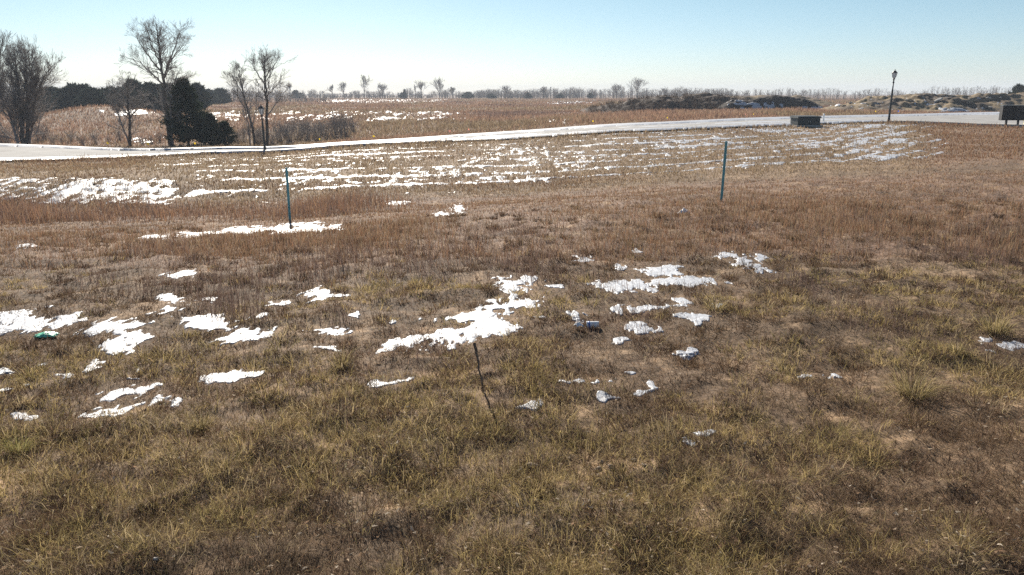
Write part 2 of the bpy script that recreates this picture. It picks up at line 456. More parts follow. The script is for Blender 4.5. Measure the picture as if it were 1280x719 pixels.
# ------------------------------------------------------------------ ground sheet
def pal(*cols): return np.array(cols, float)
MAT = pal((.21, .132, .084), (.255, .170, .106), (.138, .09, .064), (.30, .21, .132))         # matted dead grass
STRAW = pal((.53, .41, .205), (.45, .355, .165), (.34, .28, .13), (.55, .44, .275), (.41, .32, .16))               # straw and olive tufts
RED = pal((.305, .172, .105), (.355, .205, .125), (.24, .135, .088), (.39, .26, .155))             # reddish bluestem
WEED = pal((.145, .098, .082), (.115, .080, .068), (.185, .130, .105))                            # dark mauve weeds
TAN = pal((.37, .275, .175), (.31, .225, .145), (.43, .335, .215), (.225, .16, .108))              # tan bank grass
def pick(P_, n, rng=RNG, jit=.22):
    c = P_[rng.integers(0, len(P_), n)]
    return c * (1 + jit * (rng.random((n, 1)) * 2 - 1))
def zone(x, y):
    """how red / tan / straw the growth is at a place, 0..1 each"""
    px, py = proj(x, y, H0(x, y))
    n = fbm(x * .35, y * .35, 91, 3)
    red = sstep(11.5, 14.5, y + n * 2.5) * (1 - sstep(26, 30, y))
    red = np.maximum(red, sstep(1130, 1180, px) * sstep(26, 34, y) * (1 - sstep(52, 57, y)))
    red = np.maximum(red, sstep(58, 66, y))
    tan_ = sstep(27, 32, y) * (1 - sstep(54, 62, y)) * (1 - .8 * sstep(1130, 1180, px))
    st = np.clip(.5 + 1.1 * fbm(x * .9, y * .9, 95, 3) + .25 * np.exp(-((y - 6.0) / 1.3) ** 2), 0, 1) * (1 - sstep(10, 15, y) * .7)
    return red, tan_, st
def ground_tint(x, y):
    red, tan_, st = zone(x, y)
    c = np.array([.130, .088, .056])[None] * np.ones((x.size, 1))
    n = fbm(x * .7, y * .7, 101, 4)[:, None]
    soil = np.array([.20, .145, .095]); 
    bare = sstep(.30, .62, fbm(x * .42, y * .42, 105, 3))[:, None]
    c = c * (1 - bare * .55) + soil * bare * .55
    c = c * (1 - red[:, None]) + np.array([.17, .112, .080]) * red[:, None]
    c = c * (1 - tan_[:, None]) + np.array([.19, .132, .085]) * tan_[:, None]
    b2 = bare_soil(x, y)[:, None]
    c = c * (1 - b2) + np.array([.30, .205, .125]) * b2
    c = c * (1 + .35 * n)
    return np.clip(c, .01, 1)
NC, NR = 620, 760
cg = np.linspace(-1.15, 1.15, NC)
yg = np.exp(np.linspace(math.log(1.2), math.log(2600), NR))
YY, CC = np.meshgrid(yg, cg, indexing='ij')
XX = CC * (YY + 3.0)
xf, yf = XX.ravel(), YY.ravel()
zf = H(xf, yf)
ii = (np.arange(NR - 1)[:, None] * NC + np.arange(NC - 1)[None]).ravel()
o = npmesh('ground', np.stack([xf, yf, zf], 1), quads=np.stack([ii, ii + 1, ii + NC + 1, ii + NC], 1), mat=M_GROUND, tint=ground_tint(xf, yf), smooth=True)
tag(o, 'rolling winter field of brown ground under the dead grass', 'ground', kind='structure')

# ------------------------------------------------------------------ road and its snow
def road_pt(a, t):
    n, f = line_at(7, a), line_at(8, a)
    y = n[0] * (1 - t) + f[0] * t
    return a * y, y
AR = np.linspace(-.93, .94, 420)
TR = np.linspace(-.01, 1.01, 14)
A2, T2 = np.meshgrid(AR, TR, indexing='ij')
rx, ry = road_pt(A2.ravel(), T2.ravel())
rz = H0(rx, ry) + .02 + .05 * (1 - (2 * T2.ravel() - 1) ** 2)
ii = (np.arange(419)[:, None] * 14 + np.arange(13)[None]).ravel()
o = npmesh('road', np.stack([rx, ry, rz], 1), quads=np.stack([ii, ii + 14, ii + 15, ii + 1], 1), mat=M_ROAD, smooth=True)
tag(o, 'pale grey two lane road curving across the field', 'road', kind='structure')
def kerb(t0, t1, a0, a1, h=.13):
    a = np.linspace(a0, a1, 260)
    x0, y0 = road_pt(a, np.full(260, t0)); x1, y1 = road_pt(a, np.full(260, t1))
    z = H0(x0, y0)
    V = np.concatenate([np.stack([x0, y0, z - .15], 1), np.stack([x0, y0, z + h], 1), np.stack([x1, y1, z + h + .01], 1), np.stack([x1, y1, z - .15], 1)])
    i = np.arange(259)
    q = np.concatenate([np.stack([i + k * 260, i + 1 + k * 260, i + 1 + (k + 1) * 260, i + (k + 1) * 260], 1) for k in range(3)])
    return V, q
V1, q1 = kerb(1.012, 1.035, -.93, .94, .10)
o = npmesh('kerb', V1, quads=q1, mat=M_KERB)
tag(o, 'low concrete kerb along the far side of the road', 'kerb', kind='structure')
V1, q1 = kerb(-.035, -.012, -.93, .94)
o = npmesh('kerb', V1, quads=q1, mat=M_KERB)
tag(o, 'low concrete kerb along the near side of the road', 'kerb', kind='structure')

def sheet(name, xs, ys, m, zbase, thick, label, eps=.0, soft=.25):
    """snow: the cells of a grid where m > eps, thinning to nothing at the rim"""
    nr, nc = xs.shape
    keep = m > eps
    k = keep[:-1, :-1] | keep[1:, :-1] | keep[:-1, 1:] | keep[1:, 1:]
    ii = (np.arange(nr - 1)[:, None] * nc + np.arange(nc - 1)[None])[k]
    q = np.stack([ii, ii + 1, ii + nc + 1, ii + nc], 1)
    z = zbase + thick * (sstep(eps - .02, eps + soft, m) - .12) - .04 * (m <= eps)
    used = np.unique(q); remap = np.zeros(nr * nc, np.int64); remap[used] = np.arange(len(used))
    V = np.stack([xs.ravel(), ys.ravel(), z.ravel()], 1)[used]
    o = npmesh(name, V, quads=remap[q], mat=M_SNOW, smooth=True)
    return tag(o, label, 'snow', kind='stuff')
# field patches
nr, nc = 1000, 1700
yg2 = np.exp(np.linspace(math.log(5.0), math.log(27), nr)); ag = np.linspace(-.72, .72, nc)
Y2, A2 = np.meshgrid(yg2, ag, indexing='ij'); X2 = A2 * Y2
pm = patch_mask(X2.ravel(), Y2.ravel()).reshape(nr, nc)
hb = H(X2.ravel(), Y2.ravel()).reshape(nr, nc)
bump = .006 * fbm(X2 * 4.5, Y2 * 4.5, 201, 4)
sheet('field_snow', X2, Y2, pm, hb + bump * (pm > 0), .012, 'patches of old white snow melting in the brown grass of the field')
# bank
nr, nc = 360, 2300
ag = np.linspace(-.80, .62, nc); sg = np.linspace(-.12, 1.0, nr)
S2, A2 = np.meshgrid(sg, ag, indexing='ij')
f5, n7 = line_at(5, ag)[0][None], line_at(7, ag)[0][None]
Y2 = f5 + S2 * (n7 - f5); X2 = A2 * Y2
bm_ = bank_mask(X2.ravel(), Y2.ravel()).reshape(nr, nc)
hb = H(X2.ravel(), Y2.ravel()).reshape(nr, nc)
sheet('bank_snow', X2, Y2, bm_, hb + .02 * fbm(X2 * 2.5, Y2 * 2.5, 203, 3), .022, 'streaks of thin snow lying in rows along the grassy bank below the road')
# road snow
nr, nc = 70, 2600
tg = np.linspace(-.22, 1.25, nr); ag = np.linspace(-.93, .94, nc)
T2, A2 = np.meshgrid(tg, ag, indexing='ij')
X2, Y2 = road_pt(A2.ravel(), T2.ravel()); X2 = X2.reshape(nr, nc); Y2 = Y2.reshape(nr, nc)
PX = 640 + F * A2 * 1.02
n_ = fbm(X2 * .22, Y2 * .9, 211, 3) * .55 + fbm(X2 * 1.4, Y2 * 2.2, 213, 2) * .35
far_e = np.exp(-((T2 - 1.02) / (.06 + .07 * sstep(250, 420, PX))) ** 2) * (.95 - .15 * sstep(1090, 1140, PX)); near_e = np.exp(-((T2 + .03) / .06) ** 2) * (1 - sstep(1090, 1120, PX)) * .75
trk = np.exp(-((T2 - .20) / .05) ** 2) + np.exp(-((T2 - .40) / .05) ** 2) + np.exp(-((T2 - .62) / .05) ** 2) + np.exp(-((T2 - .82) / .04) ** 2)
mid = (1 - .55 * trk) * np.exp(-((T2 - .5) / .36) ** 2) * (.52 * sstep(330, 480, PX) * (1 - sstep(1060, 1100, PX)) + .04 * (1 - sstep(330, 480, PX)))
rm = np.maximum(np.maximum(far_e, near_e), mid * .9) + n_ * .62 - .40
zb = np.where((T2 > 0) & (T2 < 1), H0(X2, Y2) + .02 + .05 * (1 - (2 * np.clip(T2, 0, 1) - 1) ** 2), H0(X2, Y2) + .03)
zb = zb + .10 * sstep(.90, 1.01, T2) * (1 - sstep(1.06, 1.2, T2)) + .135 * sstep(-.2, -.06, T2) * (1 - sstep(-.01, .012, T2))
sheet('road_snow', X2, Y2, rm, zb, .022 + .02 * np.abs(2 * T2 - 1), 'ploughed snow along both edges and thin packed snow on the road')
# far field
nr, nc = 300, 2000
yg2 = np.exp(np.linspace(math.log(62), math.log(430), nr)); ag = np.linspace(-.70, .2, nc)
Y2, A2 = np.meshgrid(yg2, ag, indexing='ij'); X2 = A2 * Y2
fm = far_mask(X2.ravel(), Y2.ravel()).reshape(nr, nc)
hb = H(X2.ravel(), Y2.ravel()).reshape(nr, nc)
sheet('far_snow', X2, Y2, fm, hb + .10 + .12 * fbm(X2 * .5, Y2 * .3, 207, 3), .12, 'distant bands of broken snow across the brown field beyond the road')

# ------------------------------------------------------------------ grass
def blades(name, base, L, W, az, tilt, bend, c0, c1, label, cat, mat=M_BLADE, rng=RNG):
    n = len(base)
    L = np.broadcast_to(L, n); W = np.broadcast_to(W, n)
    dx, dy = np.cos(az), np.sin(az)
    def d(th): return np.stack([np.sin(th) * dx, np.sin(th) * dy, np.cos(th)], 1)
    p1 = base + d(tilt) * (L * .5)[:, None]
    p2 = p1 + d(tilt + bend) * (L * .5)[:, None]
    sa = rng.random(n) * 2 * math.pi
    sd = np.stack([np.cos(sa), np.sin(sa), .3 * (rng.random(n) - .5)], 1) * (W * .5)[:, None]
    V = np.empty((n, 5, 3), np.float32)
    V[:, 0] = base - sd; V[:, 1] = base + sd; V[:, 2] = p1 - sd * .8; V[:, 3] = p1 + sd * .8; V[:, 4] = p2
    T = np.array([[0, 1, 3], [0, 3, 2], [2, 3, 4]])
    tr = (np.arange(n)[:, None, None] * 5 + T[None]).reshape(-1, 3)
    C = np.empty((n, 5, 3), np.float32)
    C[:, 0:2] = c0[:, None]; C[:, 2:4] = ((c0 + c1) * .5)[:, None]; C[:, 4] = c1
    o = npmesh(name, V.reshape(-1, 3), tris=tr, mat=mat, tint=C.reshape(-1, 3))
    if label: tag(o, label, cat, kind='stuff')
    return o
def scatter(n, y0, y1, p, half=.72, pad=1.0, rng=RNG):
    u = rng.random(n)
    if abs(p - 1) < 1e-6: y = y0 * (y1 / y0) ** u
    else: y = (y0 ** (1 - p) + u * (y1 ** (1 - p) - y0 ** (1 - p))) ** (1 / (1 - p))
    x = (rng.random(n) * 2 - 1) * (half * y + pad)
    return x, y
PXM = 1 / 796.0
def width(y, k=.55, lo=.0024): return np.maximum(lo, y * PXM * k)
def allsnow(x, y):
    m = np.full(x.shape, -1.0)
    s = (y < 27); 
    if s.any(): m[s] = patch_mask(x[s], y[s])
    s = (y > 25) & (y < 60)
    if s.any(): m[s] = np.maximum(m[s], bank_mask(x[s], y[s]))
    s = (y > 62)
    if s.any(): m[s] = np.maximum(m[s], far_mask(x[s], y[s]) * .6)
    return m

# short matted dead grass
x, y = scatter(430000, 3.4, 32, 1.75)
m = allsnow(x, y); dens = .5 + .5 * fbm(x * 1.7, y * 1.7, 121, 3) 
bare = sstep(.30, .62, fbm(x * .42, y * .42, 105, 3))
k = (m < .02 + .9 * RNG.random(len(x)) ** 1.9) & (RNG.random(len(x)) < np.clip(.35 + dens * 1.0 - bare * .55, .1, 1) * (1 - .85 * bare_soil(x, y)))
x, y = x[k], y[k]; n = len(x)
red, tan_, st = zone(x, y)
c = pick(MAT, n, jit=.2) * np.exp(RNG.normal(0, .42, (n, 1)))
c = np.where((RNG.random(n) < .07)[:, None], pick(TAN, n) * 1.1, c)
r = RNG.random(n)
c = np.where((r < st * .20)[:, None], pick(STRAW, n) * .70, c)
c = np.where((RNG.random(n) < red * .7)[:, None], pick(RED, n), c)
grey = sstep(.1, .5, fbm(x * .5, y * .5, 133, 3))[:, None] * .6
c = c * (1 - grey) + np.array([.24, .195, .145]) * (.6 + .7 * RNG.random((n, 1))) * grey
c = np.clip(c, .01, .6)
L = (.035 + .070 * RNG.random(n)) * (.8 + .5 * dens[k]) * (1 + .25 * sstep(9, 20, y))
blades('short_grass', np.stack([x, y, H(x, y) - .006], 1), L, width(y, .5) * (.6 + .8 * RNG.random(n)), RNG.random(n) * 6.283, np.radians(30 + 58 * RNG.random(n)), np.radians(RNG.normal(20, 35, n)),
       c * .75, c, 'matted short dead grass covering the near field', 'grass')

# arching tufts
def tufts(name, cx, cy, per, Lm, P_, label, kw=.55, bright=1.0):
    nt_ = len(cx)
    sc = .6 + .8 * RNG.random(nt_)
    i = np.repeat(np.arange(nt_), per); n = len(i)
    az = RNG.random(n) * 6.283
    rr = .05 * np.sqrt(RNG.random(n)) * sc[i] * 2
    x, y = cx[i] + rr * np.cos(az), cy[i] + rr * np.sin(az)
    hue = P_[RNG.integers(0, len(P_), nt_)]
    c = hue[i] * (1 + .35 * (RNG.random((n, 1)) * 2 - 1)) * bright
    L = Lm * (.5 + .7 * RNG.random(n)) * sc[i]
    az = az + RNG.normal(0, .5, n)
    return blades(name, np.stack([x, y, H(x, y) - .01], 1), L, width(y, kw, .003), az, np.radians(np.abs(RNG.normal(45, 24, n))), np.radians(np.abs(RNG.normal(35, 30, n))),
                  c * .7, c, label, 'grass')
cx, cy = scatter(7000, 3.5, 16, 1.5)
red, tan_, st = zone(cx, cy)
k = (RNG.random(len(cx)) < sstep(.35, .85, st + .5 * fbm(cx * 1.9, cy * 1.9, 97, 2)) * .95 + .03) & (patch_mask(cx, cy) < -.05)
tufts('straw_grass', cx[k], cy[k], 36, .125, STRAW * np.array([1.08, 1.06, 1.0]), 'straw and olive grass tufts scattered through the near field', kw=.55, bright=1.0)
cx, cy = scatter(2600, 3.5, 20, 1.35)
k = (patch_mask(cx, cy) < -.05)
tufts('brown_grass', cx[k], cy[k], 60, .13, MAT * .68, 'dark brown grass clumps scattered through the near field')

# single bent pale stalks
x, y = scatter(9000, 3.5, 14, 1.6)
k = (patch_mask(x, y) < .1) & (RNG.random(len(x)) < sstep(-.2, .5, fbm(x * .8, y * .8, 135, 3)))
x, y = x[k], y[k]; n = len(x); c = pick(pal((.52, .42, .27), (.46, .35, .21), (.40, .33, .18)), n)
blades('dead_stalks', np.stack([x, y, H(x, y) + .01], 1), .08 + .13 * RNG.random(n), width(y, .5, .003), RNG.random(n) * 6.283, np.radians(35 + 45 * RNG.random(n)), np.radians(RNG.normal(20, 45, n)), c * .85, c,
       'single bent pale stalks lying over the matted grass', 'grass')
# flecks of dead leaf and broken stem
x, y = scatter(16000, 3.5, 16, 1.7)
k = (RNG.random(len(x)) < .25 + .75 * sstep(-.1, .5, fbm(x * 1.3, y * 1.3, 137, 3)))
x, y = x[k], y[k]; n = len(x); c = pick(pal((.42, .33, .24), (.30, .20, .13), (.50, .43, .34), (.22, .14, .09)), n)
blades('leaf_litter', np.stack([x, y, H(x, y) + .012 + .03 * RNG.random(n)], 1), .018 + .03 * RNG.random(n), .008 + .016 * RNG.random(n), RNG.random(n) * 6.283, np.radians(60 + 35 * RNG.random(n)), np.radians(RNG.normal(0, 30, n)), c, c,
       'flecks of dead leaves and broken stems on the turf', 'leaf litter')
# upright fine weeds and reddish bluestem
def uprights(n, y0, y1, p, P_, Lm, keep, name, label, kw=.42, tiltsd=11, dark=.7):
    x, y = scatter(n, y0, y1, p)
    k = keep(x, y); x, y = x[k], y[k]; n = len(x)
    c = pick(P_, n, jit=.28)
    L = Lm(x, y) * (.45 + .75 * RNG.random(n))
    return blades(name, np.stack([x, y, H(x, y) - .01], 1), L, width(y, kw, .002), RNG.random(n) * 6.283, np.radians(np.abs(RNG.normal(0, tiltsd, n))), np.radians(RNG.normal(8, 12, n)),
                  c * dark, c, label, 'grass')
def keep_weed(x, y):
    px, py = proj(x, y, H0(x, y))
    d = sstep(.05, .5, fbm(x * .55, y * .4, 141, 3))
    d = np.maximum(d, .9 * np.exp(-((px - 290) / 40) ** 2 - ((py - 385) / 26) ** 2))
    d = np.maximum(d, .7 * np.exp(-((px - 520) / 60) ** 2 - ((py - 335) / 22) ** 2))
    d = d * sstep(5.8, 8.5, y) + .05
    return (RNG.random(len(x)) < d) & (patch_mask(x, y) < .1 + .8 * RNG.random(len(x)))
uprights(90000, 5, 17, 1.4, WEED * 1.2, lambda x, y: .10 + .19 * sstep(7, 12, y), keep_weed, 'dead_weeds', 'fine dark upright dead weeds in loose stands across the field')
def keep_stand(x, y):
    px, py = proj(x, y, H0(x, y))
    e = np.maximum(1 - ((px - 285) / 42) ** 2 - ((py - 398) / 16) ** 2, .75 - ((px - 170) / 40) ** 2 - ((py - 372) / 10) ** 2)
    e = np.maximum(e, .8 - ((px - 425) / 40) ** 2 - ((py - 402) / 9) ** 2)
    return RNG.random(len(x)) < np.clip(e, 0, 1) * .5
uprights(60000, 7, 13, 1.2, WEED, lambda x, y: .44 + 0 * x, keep_stand, 'tall_weeds', 'stand of tall thin dead weed stems between the left snow patches', .4, 9)
def keep_red(x, y):
    red, t_, s_ = zone(x, y)
    d = red * np.clip(.55 + .9 * fbm(x * .3, y * .3, 151, 3), .10, 1)
    return (RNG.random(len(x)) < d) & (allsnow(x, y) < .05)
uprights(200000, 11, 31, 1.1, np.concatenate([RED, RED, MAT * 1.1, TAN * .9]), lambda x, y: (.21 - .10 * sstep(17, 22, y)) * (1 + .5 * fbm(x * .3, y * .3, 153, 2)), keep_red, 'red_grass', 'reddish upright bluestem grass across the middle of the field', .42, 24)
def keep_strip(x, y):
    px, py = proj(x, y, H0(x, y))
    d = box2(px, y, -200, 470, 22.0, 27.5, 70, 1.0) * np.clip(.7 + .7 * fbm(x * .35, y * .5, 161, 2), 0, 1)
    return (RNG.random(len(x)) < d)
uprights(70000, 20.5, 29, 1.0, np.concatenate([WEED * 1.35, RED]), lambda x, y: .40 + .3 * fbm(x * .4, y * .3, 163, 2), keep_strip, 'swale_weeds', 'tall mauve brown weeds in the dip below the snowy bank on the left', .42, 16)
# bank
def keep_bank(x, y):
    t = road_t(x, y); s = bank_s(x, y)
    d = sstep(-.15, .05, s) * (1 - sstep(-.09, -.06, t)) * np.clip(.75 + .6 * fbm(x * .35, y * .25, 171, 3), .15, 1)
    return (RNG.random(len(x)) < d) & (allsnow(x, y) < .10 + .9 * RNG.random(len(x)) ** 1.6)
x, y = scatter(230000, 25, 66, 1.0, .74, 2)
k = keep_bank(x, y); x, y = x[k], y[k]; n = len(x)
red, tan_, st = zone(x, y)
s = bank_s(x, y)
c = pick(TAN, n)
px, py = proj(x, y, H0(x, y))
dk = sstep(.0, .45, fbm(x * .22, y * .16, 181, 3))
c = np.where((RNG.random(n) < dk * .7)[:, None], pick(MAT, n) * 1.15, c)
c = np.where((RNG.random(n) < np.maximum(sstep(1120, 1190, px), .35 * (1 - sstep(120, 220, px)) * sstep(.4, .6, s)) * .9)[:, None], pick(RED, n) * .85, c)
L = (.07 + .11 * RNG.random(n)) * (1 + 1.1 * sstep(.78, .98, s)) * (1 + .5 * fbm(x * .5, y * .4, 183, 2))
blades('bank_grass', np.stack([x, y, H(x, y) - .01], 1), L, width(y, .6), RNG.random(n) * 6.283, np.radians(np.abs(RNG.normal(18, 22, n))), np.radians(RNG.normal(20, 22, n)), c * .75, c,
       'tan and brown dry grass on the bank below the road', 'grass')
# far field
def keep_far(x, y):
    t = road_t(x, y)
    px, py = proj(x, y, H0(x, y))
    return (t > 1.12) & (far_mask(x, y) < .12 + .9 * RNG.random(len(x)))
x, y = scatter(300000, 55, 480, 1.25, .72, 3)
k = keep_far(x, y); x, y = x[k], y[k]; n = len(x)
px, py = proj(x, y, H0(x, y))
c = pick(RED * .72 + np.array([.10, .075, .064]), n)
v = fbm(x * .06, y * .025, 191, 3)
c = np.where((RNG.random(n) < sstep(.0, .5, v))[:, None], pick(TAN, n) * .85, c)
c = np.where((RNG.random(n) < sstep(.05, .5, -v))[:, None], pick(WEED, n) * 1.5, c)
t = road_t(x, y)
L = np.minimum(.22 + .30 * sstep(1.2, 2.2, t), .9) * (.5 + .7 * RNG.random(n)) * (1 + .5 * fbm(x * .15, y * .1, 193, 2)) * np.where(y < 75, .6, 1)
blades('far_grass', np.stack([x, y, H(x, y) - .03], 1), L, width(y, .65), RNG.random(n) * 6.283, np.radians(np.abs(RNG.normal(24, 22, n))), np.radians(RNG.normal(14, 16, n)), c * .8, c,
       'reddish brown tall grass covering the far field to the trees', 'grass')

# ------------------------------------------------------------------ trees
def limb_pts(base, Y, pix, rng, dz0=0.0, depth=1.2):
    """a limb through places seen at distance Y, wandering in depth"""
    out = []
    dy = dz0
    for i, (px, py) in enumerate(pix):
        x, y, z = P(px, py, Y)
        if i: dy += rng.normal(0, depth)
        # keep the place, shift in depth
        k = (Y + dy) / Y
        out.append((x * k - base[0], Y + dy - base[1], CZ + (z - CZ) * k - base[2]))
    pts = np.array(out)
    m = len(pts)
    t = np.linspace(0, m - 1, m * 4)
    q = np.stack([np.interp(t, np.arange(m), pts[:, j]) for j in range(3)], 1)
    for _ in range(2): q[1:-1] = (q[:-2] + q[1:-1] * 2 + q[2:]) / 4
    q[1:-1] += rng.normal(0, .03, q[1:-1].shape)
    return q
def grow(tb, p, d, L, r, lev, rng, up, rmin, spread, kids):
    n = 5 if lev > 0 else 4
    pts = [np.array(p)]; d = np.array(d) / np.linalg.norm(d)
    for i in range(n - 1):
        d = d + rng.normal(0, .16, 3) + np.array([0, 0, up]); d /= np.linalg.norm(d)
        pts.append(pts[-1] + d * L / (n - 1))
    rad = np.maximum(np.linspace(r, r * .35, n), rmin)
    tb.add(pts, rad, 3)
    if lev <= 0: return
    for c in range(kids[lev]):
        t = .2 + .8 * rng.random()
        i = min(int(t * (n - 1)), n - 2); f = t * (n - 1) - i
        q = pts[i] * (1 - f) + pts[i + 1] * f
        dd = pts[i + 1] - pts[i]; dd /= np.linalg.norm(dd)
        a = rng.normal(0, 1, 3); a -= dd * a.dot(dd); a /= np.linalg.norm(a)
        th = math.radians(spread * (.6 + .8 * rng.random()))
        grow(tb, q, dd * math.cos(th) + a * math.sin(th), L * (.45 + .3 * rng.random()) * (1.15 - .5 * t), r * .5, lev - 1, rng, up, rmin, spread, kids)
def bare_tree(name, label, basepx, Y, limbs, seed, r0=.14, per=9, Lb=1.5, up=.09, rmin=.0055, spread=34, kids=(0, 4, 5, 5), lev=2, start=.3, group=None, basepy=None, trunk_n=1):
    rng = np.random.default_rng(seed); Lb, r0, rmin = Lb * Y / 61, r0 * Y / 61, rmin * Y / 61
    b = atx(basepx, Y)
    root = empty(name, b)
    tag(root, label, 'tree', group)
    tt, tc = Tubes(), Tubes()
    for li, pix in enumerate(limbs):
        pix = list(pix)
        q = limb_pts(b, Y, pix, rng, 0.0 if li == 0 else rng.normal(0, .25), .10 if li < trunk_n else .55)
        if pix[0][1] > 170: q[0, 2] = -.15; q[0, 1] *= .3
        m = len(q)
        hgt = np.clip(q[:, 2] / (q[:, 2].max() + .01), 0, 1)
        ra = (r0 if li < trunk_n else r0 * .62) * np.clip(1.05 - .92 * np.linspace(0, 1, m), .10, 1)
        if li >= trunk_n and pix[0][1] < 170: ra = r0 * .42 * np.clip(1 - .85 * np.linspace(0, 1, m), .1, 1)
        ra = np.maximum(ra, rmin * 1.4)
        (tt if li < trunk_n else tc).add(q, ra, 7 if li < trunk_n else 5)
        seg = np.linalg.norm(np.diff(q, axis=0), axis=1).sum()
        nb = max(3, int(per * seg / 3.4))
        for c in range(nb):
            t = start + (1 - start) * rng.random() ** .8
            if li >= trunk_n: t = .12 + .88 * rng.random()
            i = min(int(t * (m - 1)), m - 2)
            dd = q[i + 1] - q[i]; dd /= np.linalg.norm(dd)
            a = rng.normal(0, 1, 3); a -= dd * a.dot(dd); a /= np.linalg.norm(a)
            th = math.radians(spread * (.7 + .8 * rng.random()))
            grow(tc, q[i], dd * math.cos(th) + a * math.sin(th), Lb * (1.25 - .7 * t) * (.6 + .6 * rng.random()), ra[i] * .45, lev, rng, up, rmin, spread, kids)
    tt.build('trunk', M_BARK, root)
    tc.build('crown', M_TWIG, root)
    return root
bare_tree('bare_tree', 'broad many stemmed bare tree standing farthest left beyond the road', 30, 72.0,
          [[(33, 185), (35, 172), (34, 140), (33, 101), (31, 58)], [(29, 185), (28, 160), (24, 113), (18, 66)], [(24, 185), (20, 172), (12, 143), (0, 122), (-9, 100)],
           [(36, 185), (38, 167), (43, 125), (54, 98), (66, 82)], [(37, 150), (41, 120), (47, 78)], [(27, 150), (17, 118), (11, 62)], [(35, 130), (40, 95), (40, 62)]], 3, .19, 24, 1.8, .10, .005, 28, (0, 5, 5, 5), 2, .3, trunk_n=2)
bare_tree('bare_tree', 'thin bare tree cut by the left edge of the view beyond the road', -16, 73.0,
          [[(-16, 186), (-12, 150), (-6, 100), (4, 50)], [(-15, 180), (-26, 130), (-38, 90)], [(-13, 160), (2, 120), (10, 86)]], 7, .17, 22, 1.9, .10, .005, 28, (0, 5, 5, 5), 2, .25)
bare_tree('bare_tree', 'small forked bare tree between the broad tree and the tall tree', 163, 71.0,
          [[(163, 186), (162, 150), (160, 122), (157, 99)], [(163, 186), (153, 158), (146, 138), (142, 124)], [(162, 150), (171, 135), (179, 121)], [(161, 140), (152, 120), (147, 108)]], 11, .11, 20, 1.3, .08, .005, 34, (0, 5, 5, 5), 2, .3)
bare_tree('bare_tree', 'tallest bare tree with an open crown beside the dark cedar', 213, 71.5,
          [[(214, 186), (209, 150), (206, 112), (202, 82), (198, 55), (196, 31)], [(204, 106), (190, 93), (176, 79), (158, 72)], [(204, 100), (213, 74), (223, 48), (226, 38)],
           [(202, 85), (190, 58), (184, 38)], [(206, 114), (219, 103), (229, 95)], [(215, 186), (214, 150), (213, 125), (217, 108), (222, 92)], [(203, 92), (186, 72), (174, 54), (170, 44)], [(208, 84), (219, 68), (230, 56)], [(209, 145), (203, 138), (200, 130)]],
          17, .17, 13, 1.6, .06, .0045, 36, (0, 5, 5, 5), 2, .5)
bare_tree('bare_tree', 'slender bare tree leaning left just left of the far street lamp', 318, 72.0,
          [[(319, 184), (315, 156), (307, 130), (301, 104), (299, 88)], [(313, 184), (310, 152), (304, 126)], [(315, 160), (321, 134), (319, 108)], [(310, 142), (294, 117), (287, 100)], [(305, 124), (296, 104), (290, 92)]], 23, .10, 15, 1.2, .10, .005, 28, (0, 4, 5, 5), 2, .35)
bare_tree('bare_tree', 'tall slender bare tree behind the far street lamp', 333, 73.0,
          [[(334, 184), (334, 142), (332, 110), (330, 86), (330, 70)], [(332, 122), (342, 112), (352, 98)], [(331, 106), (320, 90), (314, 80)], [(331, 97), (341, 84), (348, 74)], [(334, 146), (346, 128), (356, 119)], [(331, 92), (324, 78)]], 29, .12, 15, 1.4, .08, .005, 30, (0, 4, 5, 5), 2, .35)

def cedar(name, label, px, Y, h, w, seed, n=9000, leaf=.13, group=None, cone=1.0, colour=(.042, .056, .036)):
    rng = np.random.default_rng(seed)
    b = atx(px, Y)
    root = empty(name, b); tag(root, label, 'tree', group)
    tb = Tubes(); tb.add([(0, 0, -.1), (.03, 0, h * .5), (0, .02, h * .95)], [.12, .08, .02], 6); tb.build('trunk', M_BARK, root)
    nb = 150
    bz = h * (.03 + .95 * rng.random(nb)); ba = rng.random(nb) * 6.283
    prof = np.where(bz / h < .25, .78 + .9 * bz / h, (1 - ((bz / h - .25) / .78)) ** cone)
    br = w * .5 * np.clip(prof, .05, 1.05) * (.50 + .65 * rng.random(nb))
    i = rng.integers(0, nb, n)
    t = np.sqrt(rng.random(n)) * .9 + .1
    r = br[i] * t
    sp = .045 * w
    c = np.stack([np.cos(ba[i]) * r, np.sin(ba[i]) * r, bz[i] + r * .28 - .05], 1) + rng.normal(0, sp, (n, 3)) * np.array([.8, .8, .7])
    c[:, 2] = np.clip(c[:, 2], .02, h * 1.04)
    d = np.stack([np.cos(ba[i]) * .8, np.sin(ba[i]) * .8, np.full(n, .7)], 1) + rng.normal(0, .45, (n, 3)); d /= np.linalg.norm(d, axis=1)[:, None]
    s = np.cross(d, rng.normal(0, 1, (n, 3))); s /= np.linalg.norm(s, axis=1)[:, None]
    lf = leaf * (.6 + .9 * rng.random(n))[:, None]
    V = np.stack([c - s * lf * .32, c + s * lf * .32, c + d * lf * 1.7], 1)
    col = np.array(colour) * (1 + .5 * (rng.random((n, 1)) * 2 - 1)) * (1 + .25 * rng.normal(0, 1, nb)[i][:, None])
    col = np.clip(col, .008, .2)
    npmesh('crown', V.reshape(-1, 3), tris=np.arange(n * 3).reshape(-1, 3), mat=M_CEDAR, tint=np.repeat(col, 3, 0), parent=root)
    return root
cedar('cedar_tree', 'tall dark cedar standing against the tallest bare tree', 236, 72.5, 5.8, 3.9, 41, 16000, .14, cone=.78)
cedar('cedar_tree', 'low dark cedar to the right of the tall dark cedar', 266, 72.0, 2.8, 2.0, 43, 3200, .14, cone=.85)
